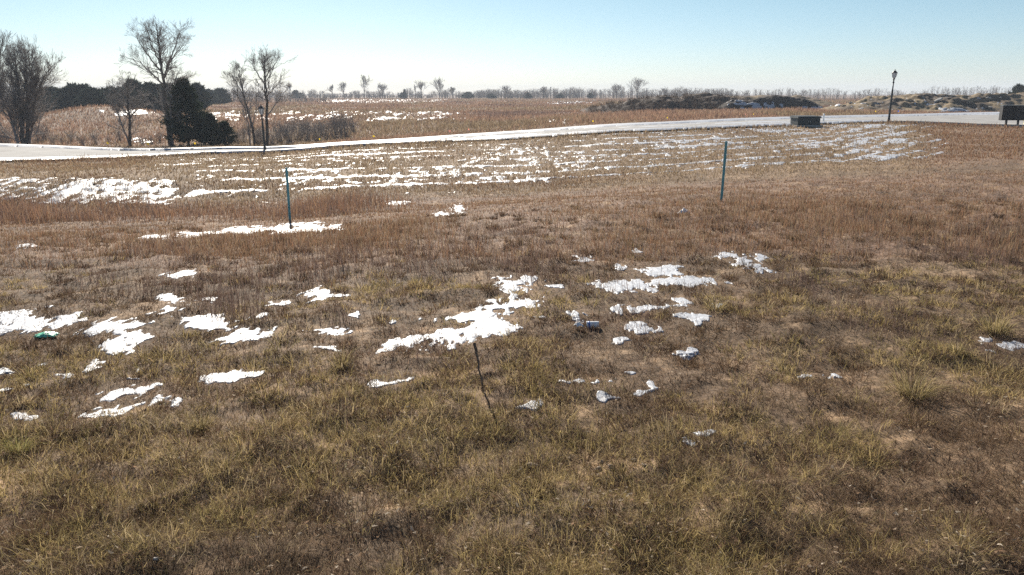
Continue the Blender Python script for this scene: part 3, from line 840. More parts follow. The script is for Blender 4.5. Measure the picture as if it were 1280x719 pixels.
cedar('cedar_tree', 'loose low cedar bush at the right end of the dark roadside cedars', 282, 72.6, 2.1, 2.0, 47, 2400, .14, cone=.75)
cedar('cedar_tree', 'small bushy cedar squeezed between the two dark roadside cedars', 256, 74.5, 2.6, 2.3, 44, 5000, .14, cone=.5)
# row of cedars behind the mound
proto = None
rngc = np.random.default_rng(77)
CED = [(58, 112, 27), (70, 108, 24), (83, 110, 24), (95, 106, 22), (106, 110, 26), (118, 107, 23), (129, 111, 24), (141, 108, 22), (151, 106, 26), (160, 110, 24), (170, 104, 24), (180, 106, 25), (190, 103, 26), (201, 108, 24), (223, 110, 26), (247, 106, 26), (260, 110, 20), (276, 113, 20), (64, 112, 22), (89, 111, 22), (112, 110, 22), (135, 111, 22), (165, 109, 22), (185, 108, 22), (212, 109, 24)]
for px, top, w in CED:
    Y = 150 + rngc.uniform(-8, 10)
    if px > 250: Y += 90
    b = atx(px, Y)
    h = P(px, top, Y)[2] - b.z
    if proto is None:
        proto = cedar('cedar_tree', 'dark evergreen in the row of evergreens behind the grassy mound', px, Y, h, 4.2, 51, 5000, .30, 'evergreens behind the grassy mound', .8, (.048, .062, .046))
        h0 = h; o = proto
    else:
        o = copy_tree(proto); o.location = b
        k = h / h0; wk = w / 24.0 * Y / 150 * rngc.uniform(.85, 1.15)
        k *= rngc.uniform(.82, 1.04); wk *= 1.25; o.scale = (wk, wk, k); o.rotation_euler = (0, 0, rngc.uniform(0, 6.28))
b = atx(1271, 160)
o = copy_tree(proto); o.location = b; o.scale = (.85, .85, (P(1271, 108, 160)[2] - b.z) / h0); o.rotation_euler.z = 1.0
o['label'] = 'dark evergreen above the dirt pile at the right edge'; del o['group']

# bare trees along the skyline
def skyline_tree(px, top, w, lab, seed, slim):
    rng = np.random.default_rng(seed)
    Y = 470 - 8 * (seed % 3)
    b = atx(px, Y); h = P(px, top, Y)[2] - b.z; wm = w * Y / F
    root = empty('bare_tree', b); tag(root, lab, 'tree')
    tt, tc = Tubes(), Tubes()
    ln = rng.normal(0, .02) * h
    q = np.array([(0, 0, -.3), (ln * .4, 0, h * .3), (ln, .1, h * .6), (ln * 1.2, 0, h * .9)])
    tt.add(q, [.24, .19, .12, .05], 5)
    nl = 12 if slim else 18
    for k in range(nl):
        t = rng.uniform(.30, .85) if slim else rng.uniform(.18, .8)
        p0 = np.array([np.interp(t, [0, .33, .67, 1], q[:, 0]), 0, h * .9 * t])
        a = rng.random() * 6.283; out = rng.uniform(.25, .55) if slim else rng.uniform(.5, 1.0)
        L = min((wm * .5) * rng.uniform(.6, 1.0) / max(out, .3) * 1.15, (h - p0[2]) * 1.05)
        grow(tc, p0, (math.cos(a) * out, math.sin(a) * out, .9), L, .08, 2, rng, .10, .042, 30, (0, 4, 5))
    tt.build('trunk', M_BARK, root); tc.build('crown', M_TWIG, root)
SKY = [(363, 107, 7, 1, 'short bare tree on the skyline right of the tall slender tree'), (430, 106, 9, 1, 'bare tree left of the oval tree on the skyline'),
       (456, 98, 10, 1, 'oval bare tree on a clear stem above the skyline'), (478, 108, 16, 2, 'round bare tree just right of the oval skyline tree'),
       (527, 104, 9, 1, 'narrow bare tree left of the wide crowned skyline tree'), (550, 101, 16, 2, 'wide crowned bare tree on the middle of the skyline'),
       (566, 111, 10, 2, 'low bare tree just right of the wide crowned skyline tree'), (416, 109, 7, 1, 'faint thin bare tree left of the other skyline trees'),
       (632, 110, 14, 2, 'bushy bare tree on the skyline above the middle of the road'), (679, 111, 12, 2, 'small bare tree on the skyline above the bright part of the road'),
       (771, 109, 26, 2, 'broad grey bare tree left of the tallest rounded skyline tree'), (797, 101, 25, 2, 'rounded tall bare tree standing above the brush mound'),
       (830, 112, 10, 2, 'small bare tree right of the rounded tree behind the brush mound'), (519, 104, 2, 1, 'pole thin bare tree left of the narrow skyline tree')]
for i, (px, top, w, kind, lab) in enumerate(SKY):
    skyline_tree(px, top, w, lab, 500 + i * 7, kind == 1)
# the wooded horizon
tb = Tubes(); rng = np.random.default_rng(91)
def wood(n, px0, px1, Y0, Y1, top, vary, w=3.2, tb=tb, rt=.05):
    for k in range(n):
        px, Y = rng.uniform(px0, px1), rng.uniform(Y0, Y1)
        x = (px - 640) / F * Y * 1.03
        z = float(H(x, Y))
        tp = np.interp(px, [p for p, _ in top], [q for _, q in top]) + vary * (rng.random() ** 1.5) * 6 - 1.0 + 5.0 * float(fbm(px * .05, 3.0, 301, 3))
        h = max(1.2, P(px, tp, Y)[2] - z)
        tb.add([(x, Y, z - .2), (x + rng.normal(0, .2), Y, z + h * .95)], [rt * 2.2, rt * .5], 3)
        for j in range(11):
            t = .08 + .8 * rng.random(); a = rng.random() * 6.283; r_ = w * (.2 + .5 * rng.random()) * (1.1 - .6 * t)
            tb.add([(x, Y, z + h * t), (x + math.cos(a) * r_, Y + math.sin(a) * r_, z + min(h, h * t + r_ * (.6 + rng.random())))], [rt, rt * .35], 3)
wood(1300, -60, 720, 485, 520, [(-60, 110), (250, 112), (360, 112), (440, 114), (560, 114), (640, 113), (720, 113)], 1.2, 3.6, rt=.07)
wood(600, 600, 900, 480, 515, [(600, 114), (680, 111), (760, 111), (830, 112), (900, 112)], 1.2, 3.6, rt=.07)
wood(430, 820, 1330, 330, 400, [(820, 114), (960, 111), (1040, 112), (1110, 112), (1150, 109), (1200, 108), (1240, 114), (1330, 112)], 1.0, 3.0)
wood(120, 255, 420, 280, 300, [(255, 112), (340, 114), (420, 117)], 1.3, 2.4)
tag(tb.build('treeline', M_TWIG), 'continuous low line of bare woods along the horizon', 'woods', kind='stuff')
# low dark evergreens mixed into the wood line
EV = [(370, 114, 13), (376, 117, 8), (614, 118, 12), (660, 117, 9), (700, 118, 10), (738, 117, 8), (585, 116, 16), (506, 113, 5), (503, 117, 8)]
for i, (px, top, w) in enumerate(EV):
    Y = 455.0; b = atx(px, Y); o = copy_tree(proto); o.location = b
    o.scale = (w * Y / F / 4.2, w * Y / F / 4.2, (P(px, top, Y)[2] - b.z) / h0); o.rotation_euler.z = i
    o['label'] = 'small dark evergreen in front of the distant line of bare woods'; o['group'] = 'evergreens along the wood line'

# ------------------------------------------------------------------ dirt piles and brush mound beyond the road
def pile(name, label, Y, dep, prof, tintfn, lump=.5, seed=0, n=220, m=70, snow=None, sl='', front=.75):
    pxs = np.array([p for p, _ in prof], float)
    pq = np.linspace(pxs[0], pxs[-1], n); tq = np.linspace(-1, 1, m)
    top = np.interp(pq, pxs, [q for _, q in prof])
    X = np.zeros((n, m)); Yv = np.zeros((n, m)); Z = np.zeros((n, m))
    for i, (p, t_) in enumerate(zip(pq, top)):
        b = atx(p, Y); hz = max(.0, P(p, t_, Y)[2] - b.z)
        yy = Y + np.where(tq < 0, tq * dep * front, tq * dep); k = yy / Y
        X[i] = b.x + 0 * tq; Yv[i] = yy
        shape = np.clip(1 - np.abs(tq) ** 1.6, 0, 1)
        Z[i] = hz * shape
    base = H(X, Yv)
    nz = fbm(X * .45, Yv * .45, seed, 4) * lump + fbm(X * 1.6, Yv * 1.6, seed + 5, 3) * lump * .22
    Z2 = base - .12 + np.maximum(Z * (1 + .15 * nz) + nz * np.clip(Z / 1.0, 0, 1), 0)
    V = np.stack([X.ravel(), Yv.ravel(), Z2.ravel()], 1)
    ii = (np.arange(n - 1)[:, None] * m + np.arange(m - 1)[None]).ravel()
    q = np.stack([ii, ii + m, ii + m + 1, ii + 1], 1)
    h = (Z2 - base)
    o = npmesh(name, V, quads=q, mat=M_GROUND, tint=tintfn(X.ravel(), Yv.ravel(), h.ravel()), smooth=True)
    tag(o, label, 'dirt pile')
    if snow is not None:
        px, py = proj(X, Yv, Z2)
        mk = snow(px, py, X, Yv)
        keep = mk > 0
        kq = (keep[:-1, :-1] | keep[1:, 1:]).ravel()
        qs = q[kq]; us = np.unique(qs); rm_ = np.zeros(n * m, np.int64); rm_[us] = np.arange(len(us))
        V2 = V.copy(); V2[:, 2] += (.10 * sstep(0, .3, mk) - .04 * (mk <= 0)).ravel(); V2[:, 1] -= .03
        so_ = npmesh('pile_snow', V2[us], quads=rm_[qs], mat=M_SNOW, smooth=True)
        tag(so_, sl, 'snow', kind='stuff')
    def surf(px, py):
        d = (proj(X, Yv, Z2)[0] - px) ** 2 + (proj(X, Yv, Z2)[1] - py) ** 2 + 50 * (Yv > Y)
        i, j = np.unravel_index(np.argmin(d), d.shape)
        return Vector((X[i, j], Yv[i, j], Z2[i, j]))
    return surf
def t_dark(x, y, h):
    c = np.array([.055, .046, .042])[None] * (1 + .4 * fbm(x * .8, y * .8, 401, 3)[:, None])
    return np.clip(c, .01, 1)
def t_tan(x, y, h):
    n = fbm(x * .30, y * .30, 411, 4); n2 = fbm(x * 1.1, y * .9, 413, 3)
    w = sstep(-.15, .35, n)[:, None]
    c = np.array([.13, .10, .074]) * (1 - w) + np.array([.27, .205, .125]) * w
    d = sstep(.12, .4, n2)[:, None]
    c = c * (1 - d * .45) + np.array([.06, .05, .042]) * d * .45
    return np.clip(c * (1 + .25 * fbm(x * 2, y * 2, 417, 2)[:, None]), .01, 1)
def t_brush(x, y, h):
    c = np.array([.085, .062, .050])[None] * (1 + .5 * fbm(x * .6, y * .6, 421, 3)[:, None])
    return np.clip(c, .01, 1)
def sn_dark(px, py, x, y):
    d = .52 * box2(px, py, 918, 975, 128, 139, 14, 3) + .6 * box2(px, py, 995, 1030, 133, 138, 8, 1.5) + .30 * box2(px, py, 905, 930, 124, 132, 6, 2)
    return d + .70 * fbm(x * 1.8, y * 3.0, 431, 3) - .50
def sn_tan(px, py, x, y):
    d = .62 * box2(px, py, 1176, 1210, 136, 142, 8, 1.5) + .55 * box2(px, py, 1034, 1052, 128, 134, 5, 1.5) + .26 * box2(px, py, 1060, 1280, 121, 140, 10, 3)
    return d + .75 * fbm(x * 2.2, y * 3.0, 433, 3) - .62
pile('brush_mound', 'long brown mound overgrown with bare brush beyond the road', 122, 7, [(725, 138), (750, 132), (775, 127), (800, 124), (830, 121), (860, 118.5), (890, 119), (915, 121), (935, 128), (950, 138)], t_brush, .5, 441)
pile('dirt_pile', 'dark earth pile with shaded snow on its face beyond the road', 116, 5.5, [(893, 140), (903, 130), (915, 125), (930, 123), (945, 122.5), (965, 121.5), (985, 121), (1005, 122), (1018, 127), (1030, 133), (1042, 140)], t_dark, .35, 443,
     front=.38, snow=sn_dark, sl='bluish snow lying on the face of the dark earth pile')
pile('dirt_pile', 'low flat topped tan pile behind the brush mound and dark pile', 140, 8, [(850, 133), (868, 121.5), (900, 119.5), (950, 119), (1000, 120.5), (1040, 128)], t_tan, .3, 444)
surf = pile('dirt_pile', 'long lumpy tan dirt pile with rubble behind the right street lamp', 106, 6.5, [(1020, 140), (1040, 131), (1060, 127), (1085, 125), (1110, 122), (1135, 121), (1150, 119), (1175, 118.5), (1195, 121), (1215, 119.5), (1235, 118), (1262, 118.5), (1300, 117), (1360, 116), (1420, 124), (1440, 138)], t_tan, .60, 447, 420, 80,
     front=1.25, snow=sn_tan, sl='scraps of snow in the hollows of the long tan dirt pile')
def rock(name, label, loc, s, seed, mat, cat='stone', group=None, rz=0.0, tilt=0.0, flat=.5):
    bm = bmesh.new()
    bmesh.ops.create_icosphere(bm, subdivisions=3, radius=1.0)
    rng = np.random.default_rng(seed)
    pl_ = [(Vector(rng.normal(0, 1, 3)).normalized(), rng.uniform(.55, .85)) for _ in range(9)]
    for v in bm.verts:
        for nrm, dd in pl_:
            e = v.co.dot(nrm) - dd
            if e > 0: v.co -= nrm * e
        v.co *= 1 + .05 * (rng.random() - .5)
        v.co.x *= s; v.co.y *= s * .7; v.co.z *= s * flat
    o = bmobj(name, bm, mat)
    o.location = loc; o.rotation_euler = (tilt, 0, rz)
    return tag(o, label, cat, group)
p = surf(1172, 126.5); rock('concrete_slab', 'pale broken slab leaning on the crest of the tan dirt pile', p + Vector((0, -.25, .15)), .60, 3, M_SLAB, 'slab', rz=.1, tilt=-.3, flat=.28).rotation_euler = (0.1, -.5, .1)
for i, (px, py, s, lab) in enumerate([(1132, 126.5, .22, 'small pale rock on the tan pile right of the street lamp'), (1065, 127, .28, 'pale rock on the tan pile left of the street lamp'),
        (1123, 136, .26, 'pale rock at the foot of the tan pile by the street lamp'), (1235, 124, .34, 'pale flat rock high on the tan pile above the mailboxes'), (1238, 135, .28, 'pale rock low on the tan pile left of the mailboxes'),
        (1250, 123.5, .2, 'small white rock highest on the tan pile over the mailboxes')]):
    rock('rock', lab, surf(px, py) + Vector((0, -.1, .05)), s, 20 + i, M_SLAB, 'rock')
for i, (px, py, s) in enumerate([(1158, 121, .5), (1187, 124, .45), (1180, 121, .5), (1149, 122, .4), (1222, 127, .55), (1213, 130, .4), (1205, 128, .4), (1140, 128, .35), (1090, 133, .3), (1055, 134, .35)]):
    rock('clod', 'dark clod of earth on the long tan dirt pile', surf(px, py) + Vector((0, -.1, .05)), s, 40 + i, M_STICK, 'clod', 'dark clods on the tan dirt pile')
# bare brush on the mound and at the road
def brush(tb, x, y, z, h, n, rng, r=.02, spread=.5):
    for k in range(n):
        a = rng.random() * 6.283; l = h * (.5 + .6 * rng.random()); o_ = spread * rng.random()
        p0 = np.array([x + rng.normal(0, .15), y + rng.normal(0, .15), z - .05])
        d = np.array([math.cos(a) * o_, math.sin(a) * o_, 1.0])
        p1 = p0 + d * l * .5 + rng.normal(0, .05, 3); p2 = p1 + (d + rng.normal(0, .3, 3)) * l * .5
        tb.add([p0, p1, p2], [r, r * .7, r * .3], 3)
        for j in range(4):
            f = rng.random(); q = p1 * (1 - f) + p2 * f
            tb.add([q, q + (d * .5 + rng.normal(0, .6, 3)) * l * .35], [r * .6, r * .25], 3)
tb = Tubes(); rng = np.random.default_rng(121)
for k in range(420):
    px = rng.uniform(735, 935); Y = 122 + rng.uniform(-7, 3)
    b = atx(px, Y)
    hz = np.interp(px, [725, 750, 775, 800, 830, 860, 890, 915, 935, 950], [0, .8, 1.4, 1.8, 2.1, 2.3, 2.2, 2.0, 1.1, 0]) * (1 - (abs(Y - 122) / 7) ** 1.6)
    brush(tb, b.x, Y, b.z + hz * .9, rng.uniform(.3, .75), 6, rng, .018, .7)
M_BROWNTWIG = mat_noise('brown_twigs', (.11, .078, .06), (.20, .15, .115), 3, .85)
tag(tb.build('mound_brush', M_BROWNTWIG), 'tangle of bare brush growing over the brown mound', 'brush', kind='stuff')
# shrubs along the far side of the road on the left
rng = np.random.default_rng(131)
tb = Tubes(); brush(tb, 0, 0, 0, 1.5, 46, rng, .011, .75)
shrub = tb.build('bare_shrub', M_TWIG)
SH = [(340, 63), (350, 66), (362, 64), (374, 67), (385, 65), (396, 64), (408, 66), (420, 65), (432, 66), (357, 70), (380, 71), (402, 70), (425, 72), (442, 71)]
for i, (px, Y) in enumerate(SH):
    o = shrub if i == 0 else shrub.copy()
    if i: COL.objects.link(o)
    o.location = atx(px, Y + 10); k = 1.15 * rng.uniform(.75, 1.25); o.scale = (k * 1.1, k * 1.1, k * rng.uniform(.8, 1.1)); o.rotation_euler = (0, 0, rng.uniform(0, 6.28))
    tag(o, 'grey bare shrub in the thicket right of the far street lamp', 'shrub', 'thicket right of the far street lamp')
for i, px in enumerate([2, 10, 48, 56, 66, 78, 90, 104, 120, 136, 150, 178, 190, 200]):
    o = shrub.copy(); COL.objects.link(o)
    o.location = atx(px, 72 + (i * 37 % 7)); k = 1.15 * rng.uniform(.5, .9) * (1.3 if px < 60 else .8); o.scale = (k, k, k); o.rotation_euler = (0, 0, rng.uniform(0, 6.28))
    tag(o, 'low bare shrub beside the road between the left trees', 'shrub', 'low shrubs between the left trees')
for i, px in enumerate([288, 297, 305, 322, 328]):
    o = shrub.copy(); COL.objects.link(o)
    o.location = atx(px, 73 + (i * 37 % 5)); k = 1.15 * rng.uniform(.6, .85); o.scale = (k, k, k); o.rotation_euler = (0, 0, rng.uniform(0, 6.28))
    tag(o, 'low bare shrub at the foot of the two slender trees', 'shrub', 'shrubs under the two slender trees')

# ------------------------------------------------------------------ street lamps
def street_lamp(label, px, Y, h, lean=0.0):
    root = empty('street_lamp', atx(px, Y))
    root.rotation_euler = (0, lean, .4)
    tag(root, label, 'street lamp', 'black street lamps along the road')
    bm = bmesh.new()
    lathe(bm, [(.13, -.1), (.13, .10), (.10, .14), (.085, .5), (.078, .56), (.07, h * .62), (.06, h * .64), (.045, h * .66), (.04, h - .62)], 14)
    bmobj('pole', bm, M_BLACK, root, True)
    bm = bmesh.new()
    lathe(bm, [(.05, h - .95), (.075, h - .90), (.05, h - .84), (.05, h - .68), (.085, h - .63), (.09, h - .60), (.05, h - .56)], 14)
    bmobj('collar', bm, M_BLACK, root, True)
    ln = None
    bm = bmesh.new(); lathe(bm, [(.095, h - .56), (.11, h - .52), (.185, h - .20), (.18, h - .19), (.09, h - .50)], 6); ln = bmobj('lantern_glass', bm, M_GLASS, root)
    bm = bmesh.new()
    for k in range(6):
        a = 2 * math.pi * k / 6
        c0 = Vector((.112 * math.cos(a), .112 * math.sin(a), h - .53)); c1 = Vector((.19 * math.cos(a), .19 * math.sin(a), h - .19))
        for t in range(2):
            pass
        u = Vector((-math.sin(a), math.cos(a), 0)) * .012; w = Vector((math.cos(a), math.sin(a), 0)) * .012
        vs = [bm.verts.new(c + s1 * u + s2 * w) for c in (c0, c1) for s1, s2 in ((-1, -1), (1, -1), (1, 1), (-1, 1))]
        for f in ((0, 1, 2, 3), (7, 6, 5, 4), (0, 4, 5, 1), (1, 5, 6, 2), (2, 6, 7, 3), (3, 7, 4, 0)): bm.faces.new([vs[q] for q in f])
    bmobj('lantern_cage', bm, M_BLACK, root)
    bm = bmesh.new(); lathe(bm, [(.21, h - .19), (.215, h - .165), (.13, h - .09), (.10, h - .03), (.05, h + .0), (.02, h + .03), (.035, h + .06), (.012, h + .11)], 6); bmobj('lantern_cap', bm, M_BLACK, root)
    return root
Yl = 63.0
b = atx(1110.5, Yl); street_lamp('black street lamp on the right, standing clear against the sky', 1110.5, Yl, P(1110, 87, Yl)[2] - b.z - .1, .022)
Yl = 55.5
b = atx(331.5, Yl); street_lamp('black street lamp on the left, in front of the slender bare trees', 331.5, Yl, P(331, 131, Yl)[2] - b.z - .1, -.02)

# ------------------------------------------------------------------ green posts in the field
def field_post(label, px, py, Y, top):
    b = atx(px, Y)
    h = P(px, top, Y)[2] - b.z
    bm = bmesh.new()                                              # rolled U channel
    prof = [(-.040, .0), (-.028, .0), (-.018, .030), (.018, .030), (.028, .0), (.040, .0), (.040, .006), (.031, .006), (.021, .037), (-.021, .037), (-.031, .006), (-.040, .006)]
    lo = [bm.verts.new((x * .82, y, -.25)) for x, y in prof]; hi = [bm.verts.new((x * .82, y, h)) for x, y in prof]
    n = len(prof)
    for k in range(n): bm.faces.new((lo[k], lo[(k + 1) % n], hi[(k + 1) % n], hi[k]))
    bm.faces.new(hi); bm.faces.new(lo[::-1])
    root = bmobj('field_post', bm, M_POST); root.location = b; root.rotation_euler = (0, 0, .25)
    return tag(root, label, 'post', 'green posts in the field')
field_post('blue green metal post standing by the strip of snow in the dip', 362.5, 280, 21.2, 210)['group']
o = field_post('dark green metal post right of the middle, in dry grass without snow', 901.5, 253, 20.3, 177)
o.rotation_euler = (0, .022, -.25)

# ------------------------------------------------------------------ utility cabinet, marker, mailboxes
b = atx(1006, 57.0)
root = empty('utility_cabinet', b, .16); tag(root, 'low dark green utility cabinet on a concrete pad beside the road', 'utility cabinet')
W_, D_, H_ = 1.66, 1.10, .58
bm = bmesh.new(); box(bm, (0, 0, -.06), (1.95, 1.4, .30), .02); bmobj('pad', bm, M_KERB, root)
bm = bmesh.new(); box(bm, (0, 0, .09 + H_ * .42), (W_, D_, H_ * .84), .02); bmobj('cabinet', bm, M_GREENBOX, root)
bm = bmesh.new()
vs = [bm.verts.new(v) for v in [(-.88, -.60, .09 + H_ * .84), (.88, -.60, .09 + H_ * .84), (.88, .60, .09 + H_ * .84), (-.88, .60, .09 + H_ * .84), (-.86, -.56, .12 + H_), (.86, -.56, .12 + H_), (.86, .56, .15 + H_), (-.86, .56, .15 + H_)]]
for f in ((3, 2, 1, 0), (4, 5, 6, 7), (0, 1, 5, 4), (1, 2, 6, 5), (2, 3, 7, 6), (3, 0, 4, 7)): bm.faces.new([vs[k] for k in f])
bmobj('lid', bm, M_GREENBOX, root)
for sx in (-1, 1):
    bm = bmesh.new(); box(bm, (sx * W_ * .25, -D_ * .5 - .008, .12 + H_ * .38), (W_ * .47, .016, H_ * .66), .006); d_ = bmobj('door', bm, M_GREENBOX, root)
    bm = bmesh.new(); box(bm, (sx * .07, -D_ * .5 - .03, .12 + H_ * .40), (.035, .03, .12), .006); bmobj('handle', bm, M_STEEL, d_)
b = atx(1029, 62.0)
root = empty('marker_post', b); tag(root, 'slim white marker post right of the green utility cabinet', 'marker post')
bm = bmesh.new(); lathe(bm, [(.065, -.1), (.065, .72), (.05, .77), (.0 + .01, .79)], 12); bmobj('tube', bm, M_WHITE, root, True)
bm = bmesh.new(); lathe(bm, [(.072, .60), (.072, .70)], 12); bmobj('cap_band', bm, M_WHITE, root, True)
def mailbox(label, px, Y, rz, legx):
    b = atx(px, Y)
    root = empty('mailbox_cabinet', b, rz); tag(root, label, 'mailbox', 'mailbox cabinets at the road')
    zb = P(px, 151, Y)[2] - b.z; zt = P(px, 132.5, Y)[2] - b.z
    bm = bmesh.new(); box(bm, (0, 0, (zb + zt) / 2), (.84, .46, zt - zb), .015); bmobj('cabinet', bm, M_DARKBOX, root)
    bm = bmesh.new(); box(bm, (0, 0, zt + .022), (.88, .50, .04), .01); bmobj('roof', bm, M_STEEL, root)
    bm = bmesh.new(); box(bm, (legx, 0, zb / 2 - .1), (.12, .12, zb + .2), .01); bmobj('pedestal', bm, M_DARKBOX, root)
    bm = bmesh.new(); box(bm, (legx, 0, .01), (.3, .3, .03), .005); bmobj('base_plate', bm, M_DARKBOX, root)
    bm = bmesh.new(); box(bm, (0, -.234, (zb + zt) / 2), (.76, .012, zt - zb - .1), .004); bmobj('back_panel', bm, M_DARKBOX, root)
    for r_ in range(6):
        for c_ in range(2):
            bm = bmesh.new(); box(bm, ((c_ - .5) * .38, .234, zb + .09 + (r_ + .5) * (zt - zb - .16) / 6), (.36, .012, (zt - zb - .16) / 6 - .02), .004)
            bmobj('door', bm, M_DARKBOX, root)
    return root
mailbox('dark mailbox cabinet on a short leg, nearer the street lamp', 1256.5, 57.3, -.10, .02)
mailbox('dark mailbox cabinet on a short leg, closest to the right edge', 1271.5, 57.1, -.10, 0)
b = atx(1281.5, 59.5)
root = empty('fire_hydrant', b); tag(root, 'yellow hydrant half hidden behind the mailbox cabinets', 'hydrant')
bm = bmesh.new(); lathe(bm, [(.16, -.05), (.16, .05), (.11, .07), (.11, .5), (.15, .52), (.15, .57), (.12, .62), (.05, .70), (.03, .76)], 14); bmobj('barrel', bm, M_YELLOW, root, True)
for sx in (-1, 1):
    bm = bmesh.new(); box(bm, (sx * .15, 0, .4), (.1, .09, .09), .02); bmobj('outlet', bm, M_YELLOW, root)

# pin flags along the far side of the road
FL = [(134, 186.5, 'y', 'farthest left'), (184, 187.5, 'y', 'left of the tallest bare tree'), (243, 186.5, 'y', 'below the tall dark cedar'), (399, 180, 'y', 'below the grey thicket'), (466, 177, 'y', 'right of the grey thicket'),
      (740, 157.5, 'y', 'left of the brush mound'), (833, 152.5, 'y', 'below the brush mound'), (941, 147.5, 'y', 'left of the utility cabinet'), (1093, 141.5, 'y', 'left of the right street lamp'), (561, 170.5, 'p', 'on the middle of the road edge'),
      (585, 167.5, 'p', 'nearer the middle of the view on the road edge'), (931, 148, 'p', 'left of the utility cabinet'), (1121.5, 142, 'b', 'right of the right street lamp')]
for i, (px, py, c_, where) in enumerate(FL):
    L7 = None
    # just beyond the far kerb on this sight line
    a = (px - 640) / F * 1.02
    Y = float(line_at(8, np.array([a]))[0][0]) + 1.6
    b = atx(px, Y)
    nm = {'y': 'yellow', 'p': 'pink', 'b': 'blue'}[c_]
    root = empty('pin_flag', b, .3 * (i % 4)); tag(root, '%s pin flag beyond the road, %s' % (nm, where), 'flag', 'utility flags along the road')
    h = max(.5, P(px, py - 1.2, Y)[2] - b.z)
    bm = bmesh.new(); lathe(bm, [(.008, -.1), (.008, h)], 6); bmobj('wire', bm, M_STEEL, root)
    bm = bmesh.new()
    for k in range(6):
        pass
    n = 7; rows_ = [[bm.verts.new((.15 * k / (n - 1), .02 * math.sin(k * 1.3), h - .12 * j - .015 * k * .4)) for k in range(n)] for j in range(2)]
    for k in range(n - 1): bm.faces.new((rows_[0][k], rows_[0][k + 1], rows_[1][k + 1], rows_[1][k]))
    r_ = bmesh.ops.solidify(bm, geom=bm.faces[:], thickness=.006)
    bmobj('flag', bm, {'y': M_YELLOW, 'p': M_ORANGE, 'b': M_BFLAG}[c_], root)

# ------------------------------------------------------------------ small things in the field
# leaning weathered stick
g = ground(604, 489); Y = g.y
pts = []
for k, (px, py) in enumerate([(605, 494), (603, 483), (602, 474), (599, 464), (598, 453), (596, 442), (593, 430)]):
    dy = -.006 * k
    x, y, z = P(px, py, Y + dy); pts.append((x - g.x, y - g.y, z - g.z))
tb = Tubes(); tt = np.array(pts); t = np.linspace(0, 6, 26)
q = np.stack([np.interp(t, np.arange(7), tt[:, j]) for j in range(3)], 1); q[1:-1] += np.random.default_rng(3).normal(0, .0022, (24, 3))
tb.add(q, np.interp(np.linspace(0, 1, 26), [0, .45, .7, 1], [.0085, .0085, .010, .015]), 8)
o = tb.build('stick', M_STICK); o.location = g
tag(o, 'crooked dark stick standing in the grass below the largest snow patch', 'stick')
# fallen cup and scraps
def fallen_cup():
    g = ground(741, 411)
    root = empty('foam_cup', g + Vector((0, 0, .03)), -.12); tag(root, 'white cup with a blue band lying on its side in the grass', 'cup')
    bm = bmesh.new(); lathe(bm, [(.033, 0), (.035, .005), (.045, .135), (.048, .14), (.045, .142), (.041, .135), (.031, .010)], 20); o = bmobj('cup', bm, M_WHITE, root, True); o.rotation_euler = (0, -math.pi / 2 - .12, 0); o.location = (.07, 0, .022)
    bm = bmesh.new(); lathe(bm, [(.0425, .10), (.0447, .122)], 20); o2 = bmobj('band', bm, M_BLUE, root, True); o2.rotation_euler = o.rotation_euler; o2.location = o.location
fallen_cup()
def crumple(name, label, cat, loc, s, seed, mat, flat=.5, rz=0.0):
    rng = np.random.default_rng(seed)
    n = 22; u = np.linspace(-1, 1, n)
    A, B = np.meshgrid(u, u)
    rr = np.sqrt(A * A + B * B)
    X = A * (1 - .25 * fbm(A * 1.5 + seed, B * 1.5, seed, 2)) + .25 * fbm(A * 2.2, B * 2.2 + seed, seed + 1, 2)
    Yv = B * .7 + .25 * fbm(A * 2.2 + 5, B * 2.2, seed + 2, 2)
    Z = flat * ((.75 + .55 * np.abs(fbm(A * 2.4, B * 2.4, seed + 3, 3))) * np.clip(1.1 - rr, 0, 1) ** .7 + .22 * fbm(A * 3.1, B * 3.1, seed + 6, 3) - .05)
    V = np.stack([X.ravel() * s, Yv.ravel() * s, Z.ravel() * s], 1)
    ii = (np.arange(n - 1)[:, None] * n + np.arange(n - 1)[None]).ravel()
    k = (rr.ravel()[ii] < 1.15 + .2 * np.sin(5 * np.arctan2(B, A).ravel()[ii] + seed))
    ii = ii[k]
    o = npmesh(name, V, quads=np.stack([ii, ii + 1, ii + n + 1, ii + n], 1), mat=mat)
    md = o.modifiers.new('thickness', 'SOLIDIFY'); md.thickness = .003
    o.location = loc; o.rotation_euler = (0, 0, rz)
    return tag(o, label, cat)
crumple('plastic_scrap', 'crumpled white plastic scrap left of the fallen cup', 'litter', ground(723, 411) + Vector((0, 0, .03)), .055, 4, M_WHITE, .9)
crumple('plastic_bag', 'small white plastic bag caught in the grass left of the right green post', 'litter', ground(855, 270) + Vector((0, 0, .06)), .13, 9, M_WHITE, .9, .4)
crumple('green_bag', 'crumpled bright green plastic bag lying against snow on the left', 'litter', ground(58, 420) + Vector((0, 0, .0)), .13, 15, M_GREENBAG, .42, .3)
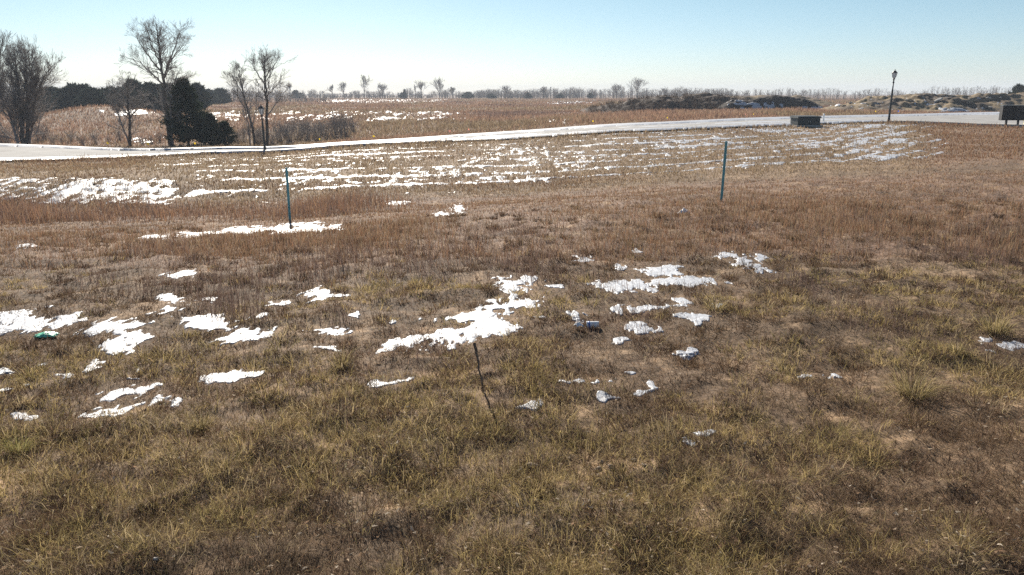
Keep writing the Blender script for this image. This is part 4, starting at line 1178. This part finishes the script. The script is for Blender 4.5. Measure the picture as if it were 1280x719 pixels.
# tussocks that stand out
def tussock(label, px, py, Lm, P_, n, seed):
    rng = np.random.default_rng(seed)
    g = ground(px, py)
    az = rng.random(n) * 6.283; rr = .05 * np.sqrt(rng.random(n)) * Lm / .2
    base = np.stack([rr * np.cos(az), rr * np.sin(az), np.full(n, -.01)], 1)
    c = pick(P_, n, rng, .3)
    o = blades('grass_tussock', base, Lm * (.5 + .7 * rng.random(n)), float(width(np.array([g.y]), .6)[0]), az + rng.normal(0, .35, n), np.radians(np.abs(rng.normal(34, 20, n))), np.radians(np.abs(rng.normal(38, 20, n))), c * .6, c, None, None, rng=rng)
    o.location = g
    return tag(o, label, 'grass tussock')
tussock('pale spiky tussock below a snow sliver left of the middle', 427, 461, .24, STRAW, 130, 1)
tussock('large straw coloured tussock above the snow at the right edge', 1243, 418, .36, STRAW, 220, 2)
tussock('small pale tussock left of the snow at the right edge', 1198, 443, .22, STRAW, 110, 3)
tussock('wide pale bent tussock in the right foreground', 1140, 497, .40, STRAW * .9, 260, 4)
tussock('olive tussock below the leftmost lower snow patches', 250, 537, .24, STRAW * .85, 150, 5)
tussock('straw tussock on the right of the wide snow patch near the middle', 893, 388, .28, STRAW, 120, 6)
tussock('green tinged tussock in the lower left corner area', 25, 566, .22, STRAW * np.array([.84, .94, .74]), 150, 7)
# stones
g = ground(663, 584); rock('stone', 'flat pale stone lying in the bare soil of the foreground', g + Vector((0, 0, .012)), .055, 61, M_STONE, rz=.05, flat=.28)
for i, (px, py) in enumerate([(738, 583), (752, 579), (764, 585), (778, 581), (792, 577), (748, 588), (712, 574), (805, 583)]):
    rock('stone', 'small tan stone in the reddish bare soil of the foreground', ground(px, py) + Vector((0, 0, .006)), .016 + .012 * (i % 3), 70 + i, M_STONE, 'stone', 'stones in the bare soil', i * .8, 0, .6)
rock('stone', 'pale pebble near the bottom edge left of the middle', ground(196, 703) + Vector((0, 0, .02)), .02, 90, M_SLAB)

# ------------------------------------------------------------------ air
HAZE = 0.0004
if HAZE:
    bm = bmesh.new(); box(bm, (0, 1290, 9), (7200, 2720, 32))
    m = bpy.data.materials.new('thin_haze'); m.use_nodes = True
    nt = m.node_tree
    for n in list(nt.nodes): nt.nodes.remove(n)
    pv = nt.nodes.new('ShaderNodeVolumePrincipled'); pv.inputs['Density'].default_value = HAZE; pv.inputs['Color'].default_value = (.75, .86, 1, 1)
    oo = nt.nodes.new('ShaderNodeOutputMaterial'); nt.links.new(pv.outputs[0], oo.inputs['Volume'])
    o = bmobj('haze', bm, m); tag(o, 'thin pale winter haze over the whole field', 'haze', kind='stuff')
